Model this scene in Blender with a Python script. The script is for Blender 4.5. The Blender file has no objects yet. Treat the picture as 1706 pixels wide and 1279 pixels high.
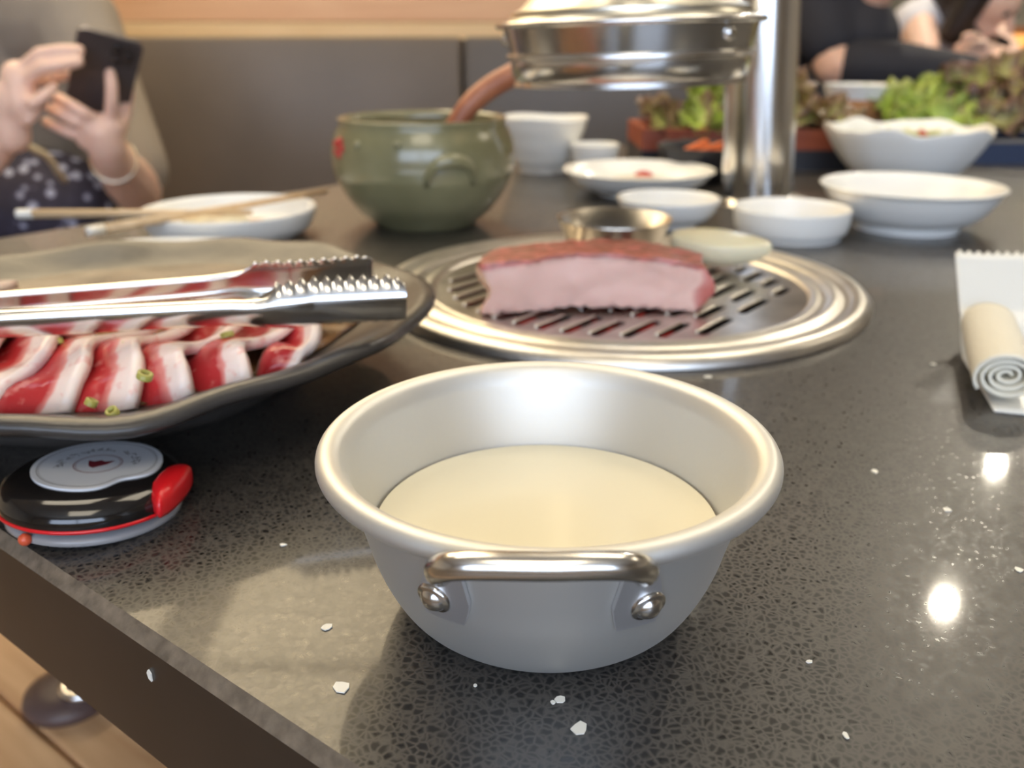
import bpy, bmesh, math, random
from mathutils import Vector, Matrix, noise

random.seed(7)
SC = bpy.context.scene
COL = SC.collection

# ------------------------------------------------------------------ camera
F_PX, W_PX, H_PX = 1500.0, 1706.0, 1279.0
PITCH = math.radians(21.0)
CAM_H = 0.1545                       # height of the lens above the table top (z = 0)
cam_data = bpy.data.cameras.new('camera')
cam = bpy.data.objects.new('camera', cam_data)
COL.objects.link(cam)
cam.location = (0, 0, CAM_H)
cam.rotation_euler = (math.pi / 2 - PITCH, 0, 0)
cam_data.sensor_fit = 'HORIZONTAL'
cam_data.sensor_width = 36
cam_data.lens = 36 * F_PX / W_PX
cam_data.clip_start = 0.005
cam_data.dof.use_dof = True
cam_data.dof.focus_distance = 0.24
cam_data.dof.aperture_fstop = 11.5
SC.camera = cam

# ------------------------------------------------------------------ world + exposure
world = bpy.data.worlds.new('world')
SC.world = world
world.use_nodes = True
world.node_tree.nodes['Background'].inputs[0].default_value = (0.9, 0.93, 1.0, 1)
world.node_tree.nodes['Background'].inputs[1].default_value = 0.35
vs = SC.view_settings
vs.view_transform = 'Standard'
vs.look = 'None'
vs.gamma = 1
vs.use_curve_mapping = False
vs.exposure = 0.0

ADDED_FILL_STRENGTH = 4.6  # unseen ceiling panels added as fill light
PANEL_STRENGTH = 7.5      # warm luminous ceiling panels
WINDOW_STRENGTH = 5.6     # daylight window behind the viewer
SPOT_STRENGTH = 2100.0     # small ceiling downlights

# ------------------------------------------------------------------ helpers
def ray(px, py):
    u, v = (px - W_PX / 2) / F_PX, (py - H_PX / 2) / F_PX
    c, s = math.cos(PITCH), math.sin(PITCH)
    return Vector((u, c - v * s, -s - v * c))

def at(px, py, Y):
    d = ray(px, py)
    return Vector((0, 0, CAM_H)) + d * (Y / d.y)

def gp(px, py, z=0.0):
    d = ray(px, py)
    return Vector((0, 0, CAM_H)) + d * ((z - CAM_H) / d.z)

def srgb(r, g, b):
    def f(c):
        c /= 255.0
        return c / 12.92 if c <= 0.04045 else ((c + 0.055) / 1.055) ** 2.4
    return (f(r), f(g), f(b), 1)

MATS = {}
def mat(name, col=(0.5, 0.5, 0.5, 1), rough=0.5, metal=0.0, coat=0.0, coat_rough=0.1, spec=0.5,
        noise_scale=None, noise_amt=0.15, bump=0.0, bump_scale=60, emit=None, emit_s=0, sss=0.0, trans=0.0, alpha=1.0, coords='Object'):
    if name in MATS:
        return MATS[name]
    m = bpy.data.materials.new(name)
    m.use_nodes = True
    nt = m.node_tree
    b = nt.nodes['Principled BSDF']
    b.inputs['Base Color'].default_value = col
    b.inputs['Roughness'].default_value = rough
    b.inputs['Metallic'].default_value = metal
    b.inputs['Coat Weight'].default_value = coat
    b.inputs['Coat Roughness'].default_value = coat_rough
    b.inputs['Specular IOR Level'].default_value = spec
    if sss:
        b.inputs['Subsurface Weight'].default_value = sss
        b.inputs['Subsurface Radius'].default_value = (0.01, 0.005, 0.003)
        b.inputs['Subsurface Scale'].default_value = 0.5
    b.inputs['Transmission Weight'].default_value = trans
    b.inputs['Alpha'].default_value = alpha
    if emit:
        b.inputs['Emission Color'].default_value = emit
        b.inputs['Emission Strength'].default_value = emit_s
    if noise_scale or bump:
        tc = nt.nodes.new('ShaderNodeTexCoord')
        if noise_scale:
            n = nt.nodes.new('ShaderNodeTexNoise')
            n.inputs['Scale'].default_value = noise_scale
            n.inputs['Detail'].default_value = 5
            nt.links.new(tc.outputs[coords], n.inputs['Vector'])
            r = nt.nodes.new('ShaderNodeValToRGB')
            r.color_ramp.elements[0].position = 0.3
            r.color_ramp.elements[1].position = 0.7
            r.color_ramp.elements[0].color = tuple(c * (1 - noise_amt) for c in col[:3]) + (1,)
            r.color_ramp.elements[1].color = tuple(min(1, c * (1 + noise_amt)) for c in col[:3]) + (1,)
            nt.links.new(n.outputs['Fac'], r.inputs['Fac'])
            nt.links.new(r.outputs['Color'], b.inputs['Base Color'])
        if bump:
            n2 = nt.nodes.new('ShaderNodeTexNoise')
            n2.inputs['Scale'].default_value = bump_scale
            n2.inputs['Detail'].default_value = 4
            nt.links.new(tc.outputs[coords], n2.inputs['Vector'])
            bp = nt.nodes.new('ShaderNodeBump')
            bp.inputs['Strength'].default_value = bump
            bp.inputs['Distance'].default_value = 0.002
            nt.links.new(n2.outputs['Fac'], bp.inputs['Height'])
            nt.links.new(bp.outputs['Normal'], b.inputs['Normal'])
    MATS[name] = m
    return m

def N(nt, kind, **ins):
    n = nt.nodes.new(kind)
    for k, v in ins.items():
        n.inputs[k.replace('_', ' ')].default_value = v
    return n

def ramp(nt, stops, src=None, interp='LINEAR'):
    r = nt.nodes.new('ShaderNodeValToRGB')
    cr = r.color_ramp
    cr.interpolation = interp
    while len(cr.elements) < len(stops):
        cr.elements.new(0.5)
    for e, (p, c) in zip(cr.elements, stops):
        e.position = p
        e.color = c if len(c) == 4 else tuple(c) + (1,)
    if src is not None:
        nt.links.new(src, r.inputs['Fac'])
    return r

def link_mesh(name, me, m, parent=None, loc=None, rot=None, smooth=True):
    o = bpy.data.objects.new(name, me)
    COL.objects.link(o)
    if m is not None and not me.materials:
        me.materials.append(m)
    if smooth:
        me.polygons.foreach_set('use_smooth', [True] * len(me.polygons))
    if parent is not None:
        o.parent = parent
    if loc is not None:
        o.location = loc
    if rot is not None:
        o.rotation_euler = rot
    return o

def mk(name, vf, m, parent=None, loc=None, rot=None, smooth=True, sharp=None):
    me = bpy.data.meshes.new(name)
    me.from_pydata([tuple(v) for v in vf[0]], [], vf[1])
    me.validate()
    bm = bmesh.new(); bm.from_mesh(me)
    bmesh.ops.recalc_face_normals(bm, faces=bm.faces)
    bm.to_mesh(me); bm.free()
    o = link_mesh(name, me, m, parent, loc, rot, smooth)
    if smooth and sharp:
        me.set_sharp_from_angle(angle=math.radians(sharp))
    return o

def sc(o, k):
    o.scale = (k, k, k) if not isinstance(k, tuple) else k
    return o

def tag(o, label=None, cat=None, group=None, kind=None):
    if label: o['label'] = label
    if cat: o['category'] = cat
    if group: o['group'] = group
    if kind: o['kind'] = kind
    return o

def thing(name, label, cat, loc=(0, 0, 0), rot=(0, 0, 0), group=None):
    o = bpy.data.objects.new(name, None)
    o.empty_display_size = 0.03
    COL.objects.link(o)
    o.location = loc
    o.rotation_euler = rot
    return tag(o, label, cat, group)

def join(*vfs):
    V, Fc = [], []
    for v, f in vfs:
        k = len(V)
        V += [Vector(p) for p in v]
        Fc += [tuple(i + k for i in q) for q in f]
    return V, Fc

def xf(vf, M):
    return [M @ Vector(v) for v in vf[0]], vf[1]

def box(x0, x1, y0, y1, z0, z1, bev=0.0):
    bm = bmesh.new()
    bmesh.ops.create_cube(bm, size=1)
    for v in bm.verts:
        v.co = Vector(((x0 + x1) / 2 + v.co.x * (x1 - x0), (y0 + y1) / 2 + v.co.y * (y1 - y0), (z0 + z1) / 2 + v.co.z * (z1 - z0)))
    if bev:
        bmesh.ops.bevel(bm, geom=bm.edges[:], offset=bev, segments=2, affect='EDGES', profile=0.5)
    return from_bm(bm)

def from_bm(bm):
    bm.verts.ensure_lookup_table(); bm.verts.index_update()
    r = ([v.co.copy() for v in bm.verts], [tuple(v.index for v in f.verts) for f in bm.faces])
    bm.free()
    return r

def lathe(prof, seg=64, sx=1.0, sy=1.0, fn=None):
    V, Fc, rings = [], [], []
    for (r, z) in prof:
        if r < 1e-7:
            V.append(Vector((0, 0, z))); rings.append([len(V) - 1])
        else:
            ring = []
            for k in range(seg):
                a = 2 * math.pi * k / seg
                p = Vector((r * math.cos(a) * sx, r * math.sin(a) * sy, z))
                if fn: p = fn(p, a, r)
                V.append(p); ring.append(len(V) - 1)
            rings.append(ring)
    for A, B in zip(rings[:-1], rings[1:]):
        for k in range(seg):
            k2 = (k + 1) % seg
            if len(A) == 1 and len(B) == 1: continue
            if len(A) == 1: Fc.append((A[0], B[k2], B[k]))
            elif len(B) == 1: Fc.append((A[k], A[k2], B[0]))
            else: Fc.append((A[k], A[k2], B[k2], B[k]))
    return V, Fc

def smooth_path(pts, n=8, closed=False):
    P = [Vector(p) for p in pts]
    out = []
    m = len(P)
    rng = m if closed else m - 1
    for i in range(rng):
        p1, p2 = P[i], P[(i + 1) % m]
        p0 = P[i - 1] if (i > 0 or closed) else p1 * 2 - p2
        p3 = P[(i + 2) % m] if (i + 2 < m or closed) else p2 * 2 - p1
        for k in range(n):
            t = k / n
            out.append(0.5 * ((2 * p1) + (p2 - p0) * t + (2 * p0 - 5 * p1 + 4 * p2 - p3) * t * t + (3 * p1 - p0 - 3 * p2 + p3) * t ** 3))
    if not closed: out.append(P[-1].copy())
    return out

def tube(path, rad, seg=12, closed=False, flat=1.0, up=None):
    P = [Vector(p) for p in path]
    n = len(P)
    V, Fc = [], []
    ref = Vector(up) if up else Vector((0, 0, 1))
    prev = None
    for i, p in enumerate(P):
        if closed: t = (P[(i + 1) % n] - P[i - 1]).normalized()
        else: t = (P[min(i + 1, n - 1)] - P[max(i - 1, 0)]).normalized()
        if prev is None:
            if abs(t.dot(ref)) > 0.95 and not up: ref = Vector((1, 0, 0))
            a = (ref - t * t.dot(ref)).normalized()
        else:
            a = (prev - t * t.dot(prev)).normalized()
        prev = a
        b = t.cross(a)
        r = rad(i / max(1, n - 1)) if callable(rad) else rad
        for k in range(seg):
            th = 2 * math.pi * k / seg
            V.append(p + a * (r * flat * math.cos(th)) + b * (r * math.sin(th)))
    for i in range(n if closed else n - 1):
        j = (i + 1) % n
        for k in range(seg):
            k2 = (k + 1) % seg
            Fc.append((i * seg + k, i * seg + k2, j * seg + k2, j * seg + k))
    if not closed:
        Fc.append(tuple(range(seg)))
        Fc.append(tuple((n - 1) * seg + k for k in range(seg)))
    return V, Fc

def prism(pts2, z0, z1):
    n = len(pts2)
    V = [Vector((x, y, z0)) for x, y in pts2] + [Vector((x, y, z1)) for x, y in pts2]
    Fc = [tuple(range(n))[::-1], tuple(range(n, 2 * n))] + [(i, (i + 1) % n, n + (i + 1) % n, n + i) for i in range(n)]
    return V, Fc

def ball(c, r, sub=2, sc=(1, 1, 1)):
    bm = bmesh.new()
    bmesh.ops.create_icosphere(bm, subdivisions=sub, radius=1)
    for v in bm.verts:
        v.co = Vector((c[0] + v.co.x * r * sc[0], c[1] + v.co.y * r * sc[1], c[2] + v.co.z * r * sc[2]))
    return from_bm(bm)

def cone_caps(a, b, ra, rb, seg=12):
    """closed tapered capsule"""
    a, b = Vector(a), Vector(b)
    d = b - a
    L = d.length
    t = d / L if L > 1e-6 else Vector((0, 0, 1))
    ref = Vector((1, 0, 0)) if abs(t.x) < 0.8 else Vector((0, 1, 0))
    u = (ref - t * t.dot(ref)).normalized()
    w = t.cross(u)
    prof = []
    for k in range(1, 4):
        th = math.pi / 2 * k / 3
        prof.append((-ra * math.cos(th), ra * math.sin(th)))
    for k in range(3):
        th = math.pi / 2 * (1 - k / 3)
        prof.append((L + rb * math.cos(th), rb * math.sin(th)))
    V = [a - t * ra]
    Fc = []
    for (s, r) in prof:
        for k in range(seg):
            th = 2 * math.pi * k / seg
            V.append(a + t * s + u * (r * math.cos(th)) + w * (r * math.sin(th)))
    V.append(b + t * rb)
    n = len(prof)
    for k in range(seg):
        k2 = (k + 1) % seg
        Fc.append((0, 1 + k2, 1 + k))
        for i in range(n - 1):
            Fc.append((1 + i * seg + k, 1 + i * seg + k2, 1 + (i + 1) * seg + k2, 1 + (i + 1) * seg + k))
        Fc.append((1 + (n - 1) * seg + k, 1 + (n - 1) * seg + k2, len(V) - 1))
    return V, Fc

def chain(pts):
    """list of (point, radius) -> joined capsules"""
    return join(*[cone_caps(p, q, rp, rq) for (p, rp), (q, rq) in zip(pts[:-1], pts[1:])])

def blob(name, vf, m, parent, voxel=0.004, smooth_it=6):
    """fuse overlapping closed shapes into one continuous skin"""
    me = bpy.data.meshes.new(name)
    me.from_pydata([tuple(v) for v in vf[0]], [], vf[1])
    bm = bmesh.new(); bm.from_mesh(me)
    bmesh.ops.recalc_face_normals(bm, faces=bm.faces)
    bm.to_mesh(me); bm.free()
    tmp = bpy.data.objects.new('tmp', me)
    COL.objects.link(tmp)
    md = tmp.modifiers.new('r', 'REMESH'); md.mode = 'VOXEL'; md.voxel_size = voxel
    sm = tmp.modifiers.new('s', 'SMOOTH'); sm.factor = 0.5; sm.iterations = smooth_it
    dg = bpy.context.evaluated_depsgraph_get()
    dg.update()
    out = bpy.data.meshes.new_from_object(tmp.evaluated_get(dg))
    bpy.data.objects.remove(tmp)
    bpy.data.meshes.remove(me)
    out.name = name
    out.materials.clear()
    return link_mesh(name, out, m, parent)

# table frame: E1 runs along the near edge (away to the left), E2 across the table
EO = Vector((-0.0399, 0.1595, 0))
E1 = Vector((-0.7926, 0.6097, 0)).normalized()
E2 = Vector((0.6097, 0.7926, 0)).normalized()
EANG = math.atan2(E1.y, E1.x)
def tab(a, b, z=0.0):
    return EO + E1 * a + E2 * b + Vector((0, 0, z))

# ------------------------------------------------------------------ materials
def build_table_mat():
    m = bpy.data.materials.new('black_quartz')
    m.use_nodes = True
    nt = m.node_tree
    b = nt.nodes['Principled BSDF']
    tc = nt.nodes.new('ShaderNodeTexCoord')
    nz = N(nt, 'ShaderNodeTexNoise', Scale=120.0, Detail=3.0)
    nt.links.new(tc.outputs['Object'], nz.inputs['Vector'])
    mixv = nt.nodes.new('ShaderNodeVectorMath'); mixv.operation = 'MULTIPLY_ADD'
    nt.links.new(nz.outputs['Color'], mixv.inputs[0])
    mixv.inputs[1].default_value = (0.004, 0.004, 0.004)
    nt.links.new(tc.outputs['Object'], mixv.inputs[2])
    vo = N(nt, 'ShaderNodeTexVoronoi', Scale=460.0)
    vo.feature = 'DISTANCE_TO_EDGE'
    nt.links.new(mixv.outputs[0], vo.inputs['Vector'])
    vc = N(nt, 'ShaderNodeTexVoronoi', Scale=460.0)
    nt.links.new(mixv.outputs[0], vc.inputs['Vector'])
    big = N(nt, 'ShaderNodeTexVoronoi', Scale=120.0)
    nt.links.new(mixv.outputs[0], big.inputs['Vector'])
    # chip body: dark, matrix between the chips slightly lighter and rougher
    colr = ramp(nt, [(0.0, srgb(66, 61, 55)), (0.12, srgb(48, 45, 42)), (0.30, srgb(30, 29, 29)), (1.0, srgb(18, 18, 19))], vo.outputs['Distance'])
    nt.links.new(colr.outputs['Color'], b.inputs['Base Color'])
    rr = ramp(nt, [(0.0, (0.50,) * 3), (0.10, (0.40,) * 3), (0.35, (0.24,) * 3)], vo.outputs['Distance'])
    sep = nt.nodes.new('ShaderNodeSeparateColor')
    nt.links.new(vc.outputs['Color'], sep.inputs[0])
    mul = nt.nodes.new('ShaderNodeMath'); mul.operation = 'MULTIPLY_ADD'
    nt.links.new(sep.outputs[0], mul.inputs[0]); mul.inputs[1].default_value = 0.10
    nt.links.new(rr.outputs['Color'], mul.inputs[2])
    nt.links.new(mul.outputs[0], b.inputs['Roughness'])
    sr = ramp(nt, [(0.0, (1.0,) * 3), (0.10, (0.85,) * 3), (0.24, (0.48,) * 3)], vo.outputs['Distance'])
    nt.links.new(sr.outputs['Color'], b.inputs['Specular IOR Level'])
    b.inputs['Coat Weight'].default_value = 0.35
    b.inputs['Coat Roughness'].default_value = 0.06
    return m

def wood_mat(name, dark, light, scale=8.0, stretch=(1, 12, 12), rough=0.5):
    m = bpy.data.materials.new(name)
    m.use_nodes = True
    nt = m.node_tree
    b = nt.nodes['Principled BSDF']
    tc = nt.nodes.new('ShaderNodeTexCoord')
    oi = nt.nodes.new('ShaderNodeObjectInfo')
    add = nt.nodes.new('ShaderNodeVectorMath'); add.operation = 'ADD'
    nt.links.new(tc.outputs['Object'], add.inputs[0])
    comb = nt.nodes.new('ShaderNodeCombineXYZ')
    ml = nt.nodes.new('ShaderNodeMath'); ml.operation = 'MULTIPLY'; ml.inputs[1].default_value = 11
    nt.links.new(oi.outputs['Random'], ml.inputs[0])
    nt.links.new(ml.outputs[0], comb.inputs[0]); nt.links.new(ml.outputs[0], comb.inputs[1])
    nt.links.new(comb.outputs[0], add.inputs[1])
    mp = nt.nodes.new('ShaderNodeMapping'); mp.inputs['Scale'].default_value = stretch
    nt.links.new(add.outputs[0], mp.inputs['Vector'])
    nz = N(nt, 'ShaderNodeTexNoise', Scale=scale, Detail=6.0, Distortion=0.6)
    nt.links.new(mp.outputs[0], nz.inputs['Vector'])
    r = ramp(nt, [(0.3, dark), (0.7, light)], nz.outputs['Fac'])
    nt.links.new(r.outputs['Color'], b.inputs['Base Color'])
    b.inputs['Roughness'].default_value = rough
    return m

M_TABLE = build_table_mat()
M_APRON = mat('dark_apron', srgb(40, 34, 30), 0.35, noise_scale=30, noise_amt=0.2)
M_EDGE = mat('sheen_edge', srgb(108, 98, 86), 0.4, noise_scale=220, noise_amt=0.35, bump=0.3, bump_scale=200)  # pale chamfer colour stands in for the reflection along the edge
M_ALU = mat('satin_aluminium', (0.74, 0.73, 0.69, 1), 0.52, 0.85, bump=0.03, bump_scale=300)
M_ALU_IN = mat('bright_aluminium', (0.86, 0.85, 0.82, 1), 0.42, 1.0)
M_POLISH = mat('polished_steel', (0.78, 0.77, 0.75, 1), 0.2, 1.0, bump=0.02, bump_scale=40)
M_STEEL = mat('brushed_steel', (0.68, 0.65, 0.60, 1), 0.36, 1.0, noise_scale=25, noise_amt=0.15, bump=0.04, bump_scale=150)
M_WHITE = mat('white_melamine', srgb(246, 245, 239), 0.22, spec=0.5)
M_WOOD_WALL = wood_mat('warm_wood', srgb(222, 172, 132), srgb(238, 194, 154), 3, (1, 14, 14))
M_WOOD_PALE = wood_mat('pale_wood', srgb(230, 196, 146), srgb(240, 210, 164), 3, (1, 14, 14))
M_WOOD_SEAT = wood_mat('seat_wood', srgb(196, 152, 108), srgb(222, 182, 138), 6, (1, 10, 10))
M_LEATHER = mat('dark_vinyl', srgb(112, 101, 90), 0.42, noise_scale=6, noise_amt=0.08, bump=0.15, bump_scale=120)
M_LEATHER2 = mat('vinyl_cool_lit', srgb(98, 93, 90), 0.42, noise_scale=6, noise_amt=0.08, bump=0.15, bump_scale=120)  # right panel's cooler light put into the vinyl colour; stools share it
M_PLASTER = mat('plaster', srgb(208, 200, 186), 0.8, noise_scale=3, noise_amt=0.05)
M_SKIN = mat('skin', srgb(242, 204, 184), 0.45, noise_scale=18, noise_amt=0.06, sss=0.15)
M_SKIN2 = mat('arm_skin', srgb(236, 192, 168), 0.45, noise_scale=14, noise_amt=0.08, sss=0.15)

# ------------------------------------------------------------------ the room
ZF, ZC = -0.75, 1.65
RX0, RX1, RY0, RY1 = -3.2, 4.6, -2.2, 5.2
M_FLOOR = mat('floor_tile', srgb(120, 104, 88), 0.45, noise_scale=4, noise_amt=0.12)
tag(mk('floor', box(RX0, RX1, RY0, RY1, ZF - 0.05, ZF), M_FLOOR, smooth=False), kind='structure')
tag(mk('ceiling', box(RX0, RX1, RY0, RY1, ZC, ZC + 0.05), M_PLASTER, smooth=False), kind='structure')
tag(mk('wall_left', box(RX0 - 0.05, RX0, RY0, RY1, ZF, ZC), M_PLASTER, smooth=False), kind='structure')
tag(mk('wall_right', box(RX1, RX1 + 0.05, RY0, RY1, ZF, ZC), M_PLASTER, smooth=False), kind='structure')
tag(mk('wall_front', box(RX0, RX1, RY0 - 0.05, RY0, ZF, ZC), M_PLASTER, smooth=False), kind='structure')

def far_wall_mat():
    m = bpy.data.materials.new('grey_mottled')
    m.use_nodes = True
    nt = m.node_tree
    b = nt.nodes['Principled BSDF']
    tc = nt.nodes.new('ShaderNodeTexCoord')
    mp = nt.nodes.new('ShaderNodeMapping'); mp.inputs['Scale'].default_value = (1.0, 1, 0.45)
    nt.links.new(tc.outputs['Object'], mp.inputs['Vector'])
    vo = N(nt, 'ShaderNodeTexNoise', Scale=9.0, Detail=3.0)
    nt.links.new(mp.outputs[0], vo.inputs['Vector'])
    r = ramp(nt, [(0.35, srgb(126, 124, 112)), (0.55, srgb(158, 156, 142)), (0.68, srgb(206, 204, 192))], vo.outputs['Fac'])
    nt.links.new(r.outputs['Color'], b.inputs['Base Color'])
    b.inputs['Roughness'].default_value = 0.6
    return m
tag(mk('wall_back', box(RX0, RX1, RY1, RY1 + 0.05, ZF, ZC), far_wall_mat(), smooth=False), kind='structure')
# orange wooden rail on the far wall
tag(mk('trim_1', box(0.9, 3.0, RY1 - 0.06, RY1, 0.13, 0.21), wood_mat('orange_rail', srgb(190, 112, 62), srgb(212, 136, 84), 3, (1, 9, 9)), smooth=False), kind='structure')
tag(mk('trim_2', box(0.9, 3.0, RY1 - 0.04, RY1, ZF, 0.13), mat('dark_dado', srgb(74, 68, 64), 0.6), smooth=False), kind='structure')

# daylight window in the wall behind the viewer
win = mk('window_1', join(box(-1.5, 1.5, RY0 + 0.0, RY0 + 0.06, 0.02, 0.08), box(-1.5, 1.5, RY0, RY0 + 0.06, 1.32, 1.38),
                          box(-1.5, -1.44, RY0, RY0 + 0.06, 0.08, 1.32), box(1.44, 1.5, RY0, RY0 + 0.06, 0.08, 1.32),
                          box(-0.03, 0.03, RY0, RY0 + 0.05, 0.08, 1.32)), mat('window_frame', srgb(90, 88, 86), 0.5), smooth=False)
tag(win, kind='structure')
M_SKYPANE = mat('daylight_pane', (0.6, 0.7, 0.9, 1), 0.2, emit=(0.64, 0.77, 1.0, 1), emit_s=WINDOW_STRENGTH)
for x0, x1 in ((-1.44, -0.03), (0.03, 1.44)):
    mk('pane', box(x0, x1, RY0 + 0.01, RY0 + 0.02, 0.08, 1.32), M_SKYPANE, win, smooth=False)

# luminous ceiling panels (front left) and downlights (front right)
M_GLOW = mat('panel_diffuser', (0.9, 0.85, 0.7, 1), 0.5, emit=(1.0, 0.80, 0.50, 1), emit_s=PANEL_STRENGTH)
M_LAMPFRAME = mat('lamp_frame', srgb(120, 92, 66), 0.5)
M_FILL = mat('fill_diffuser', (0.9, 0.85, 0.7, 1), 0.5, emit=(1.0, 0.88, 0.68, 1), emit_s=ADDED_FILL_STRENGTH)
def ceiling_panel(cx, cy, w, d, label, rz=0.0, glow=None):
    t = thing('ceiling_light', label, 'ceiling light', (cx, cy, ZC), (0, 0, rz), 'luminous ceiling panels')
    fr = join(box(-w / 2, w / 2, -d / 2, -d / 2 + 0.012, -0.04, 0), box(-w / 2, w / 2, d / 2 - 0.012, d / 2, -0.04, 0),
              box(-w / 2, -w / 2 + 0.012, -d / 2, d / 2, -0.04, 0), box(w / 2 - 0.012, w / 2, -d / 2, d / 2, -0.04, 0))
    mk('frame', fr, M_LAMPFRAME, t, smooth=False)
    mk('diffuser', box(-w / 2 + 0.012, w / 2 - 0.012, -d / 2 + 0.012, d / 2 - 0.012, -0.025, -0.01), glow or M_GLOW, t, smooth=False)
for i, (cx, cy, w, d, where) in enumerate([
        (-0.63, 1.90, 0.66, 0.66, 'nearest the booth bench'), (-0.63, 2.56, 0.66, 0.66, 'behind the booth bench partition'),
        (-0.63, 3.22, 0.66, 0.66, 'farthest over the next aisle'),
        (-1.48, 1.90, 0.76, 0.66, 'over the seated phone user'), (-1.48, 2.56, 0.76, 0.66, 'left of the middle panel'),
        (-1.48, 3.22, 0.76, 0.66, 'far left over the next aisle')]):
    ceiling_panel(cx, cy, w, d, 'warm glowing square ceiling panel ' + where, 0.0)
ceiling_panel(-0.7, 0.95, 0.9, 0.9, 'added fill light panel over the left half of the grill table', 0, M_FILL)  # this and the next three: unseen panels added to brighten the scene
ceiling_panel(0.7, 0.95, 0.9, 0.9, 'added fill light panel over the right half of the grill table', 0, M_FILL)
ceiling_panel(0.0, -0.9, 0.9, 0.9, 'added fill light panel behind the diner', 0, M_FILL)
ceiling_panel(2.6, 1.3, 0.9, 0.9, 'added fill light panel far to the right', 0, M_FILL)

tag(mk('trim_3', box(-1.095, -0.965, 1.5, 3.6, ZC - 0.10, ZC), mat('beam_brown', srgb(104, 76, 54), 0.6), smooth=False), kind='structure')
M_SPOT = mat('downlight_glow', (1, 0.95, 0.85, 1), 0.4, emit=(1.0, 0.90, 0.72, 1), emit_s=SPOT_STRENGTH)
for i, (x, y, where) in enumerate([(1.47, 2.59, 'over the lettuce trays'), (2.18, 3.66, 'over the far aisle')]):
    t = thing('downlight', 'small round bright ceiling downlight ' + where, 'downlight', (x, y, ZC), (0, 0, 0), 'ceiling downlights')
    mk('housing', lathe([(0.030, 0), (0.060, 0), (0.063, -0.012), (0.055, -0.02), (0.035, -0.018), (0.030, 0)], 32), M_POLISH, t)
    mk('bulb', lathe([(0, -0.016), (0.022, -0.016), (0.029, -0.010), (0.029, -0.004), (0, -0.004)], 32), M_SPOT, t)

# amber lantern glowing far behind on the right
lp = at(1684, 100, 4.4)
t = thing('lantern', 'small amber lantern glowing far behind the woman in white', 'lantern', lp - Vector((0, 0, 0.12)))
mk('shade', lathe([(0.05, 0), (0.085, 0.03), (0.095, 0.12), (0.08, 0.2), (0.05, 0.23)], 24), mat('amber_glow', srgb(230, 160, 80), 0.6, emit=(1.0, 0.5, 0.16, 1), emit_s=0.8), t)
mk('post', join(box(-0.012, 0.012, -0.012, 0.012, -lp.z + 0.12 + ZF, 0.02), lathe([(0, -lp.z + 0.12 + ZF), (0.12, -lp.z + 0.12 + ZF), (0.12, -lp.z + 0.14 + ZF), (0, -lp.z + 0.15 + ZF)], 24)), M_APRON, t)

# wood-clad partition behind the booth, built plank by plank
PY = 2.31
part = tag(mk('wall_partition', box(-3.0, 0.68, PY, PY + 0.10, ZF, 0.76), mat('partition_core', srgb(150, 108, 72), 0.6), smooth=False), kind='structure')
z = 0.150
k = 0
for hgt in (0.040, 0.062, 0.028, 0.09, 0.09, 0.09, 0.09, 0.09):
    mk('plank', box(-3.0, 0.68, PY - 0.018, PY, z + 0.001, z + hgt - 0.001, 0.002), M_WOOD_PALE if k in (0, 2) else M_WOOD_WALL, part, smooth=False)
    z += hgt; k += 1

# booth bench
bench = thing('booth_bench', 'dark vinyl booth bench with high backrest along the wood partition', 'bench', (0, 1.83, ZF))
def pad(x0, x1, y0, y1, z0, z1, bev):
    return box(x0, x1, y0, y1, z0, z1, bev)
BZ = -ZF
XS = -0.114
mk('base', box(-2.9, 0.62, 0.02, 0.46, 0, 0.27), M_APRON, bench, smooth=False)
mk('seat', pad(-2.9, 0.62, -0.02, 0.38, 0.27, 0.36, 0.02), M_LEATHER, bench, sharp=40)
mk('backrest_panel', pad(-2.9, XS - 0.002, 0.37, 0.46, 0.36, BZ + 0.158, 0.014), M_LEATHER, bench, sharp=40)
mk('backrest_panel', pad(XS + 0.002, 0.62, 0.37, 0.46, 0.36, BZ + 0.158, 0.014), M_LEATHER2, bench, sharp=40)

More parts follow.
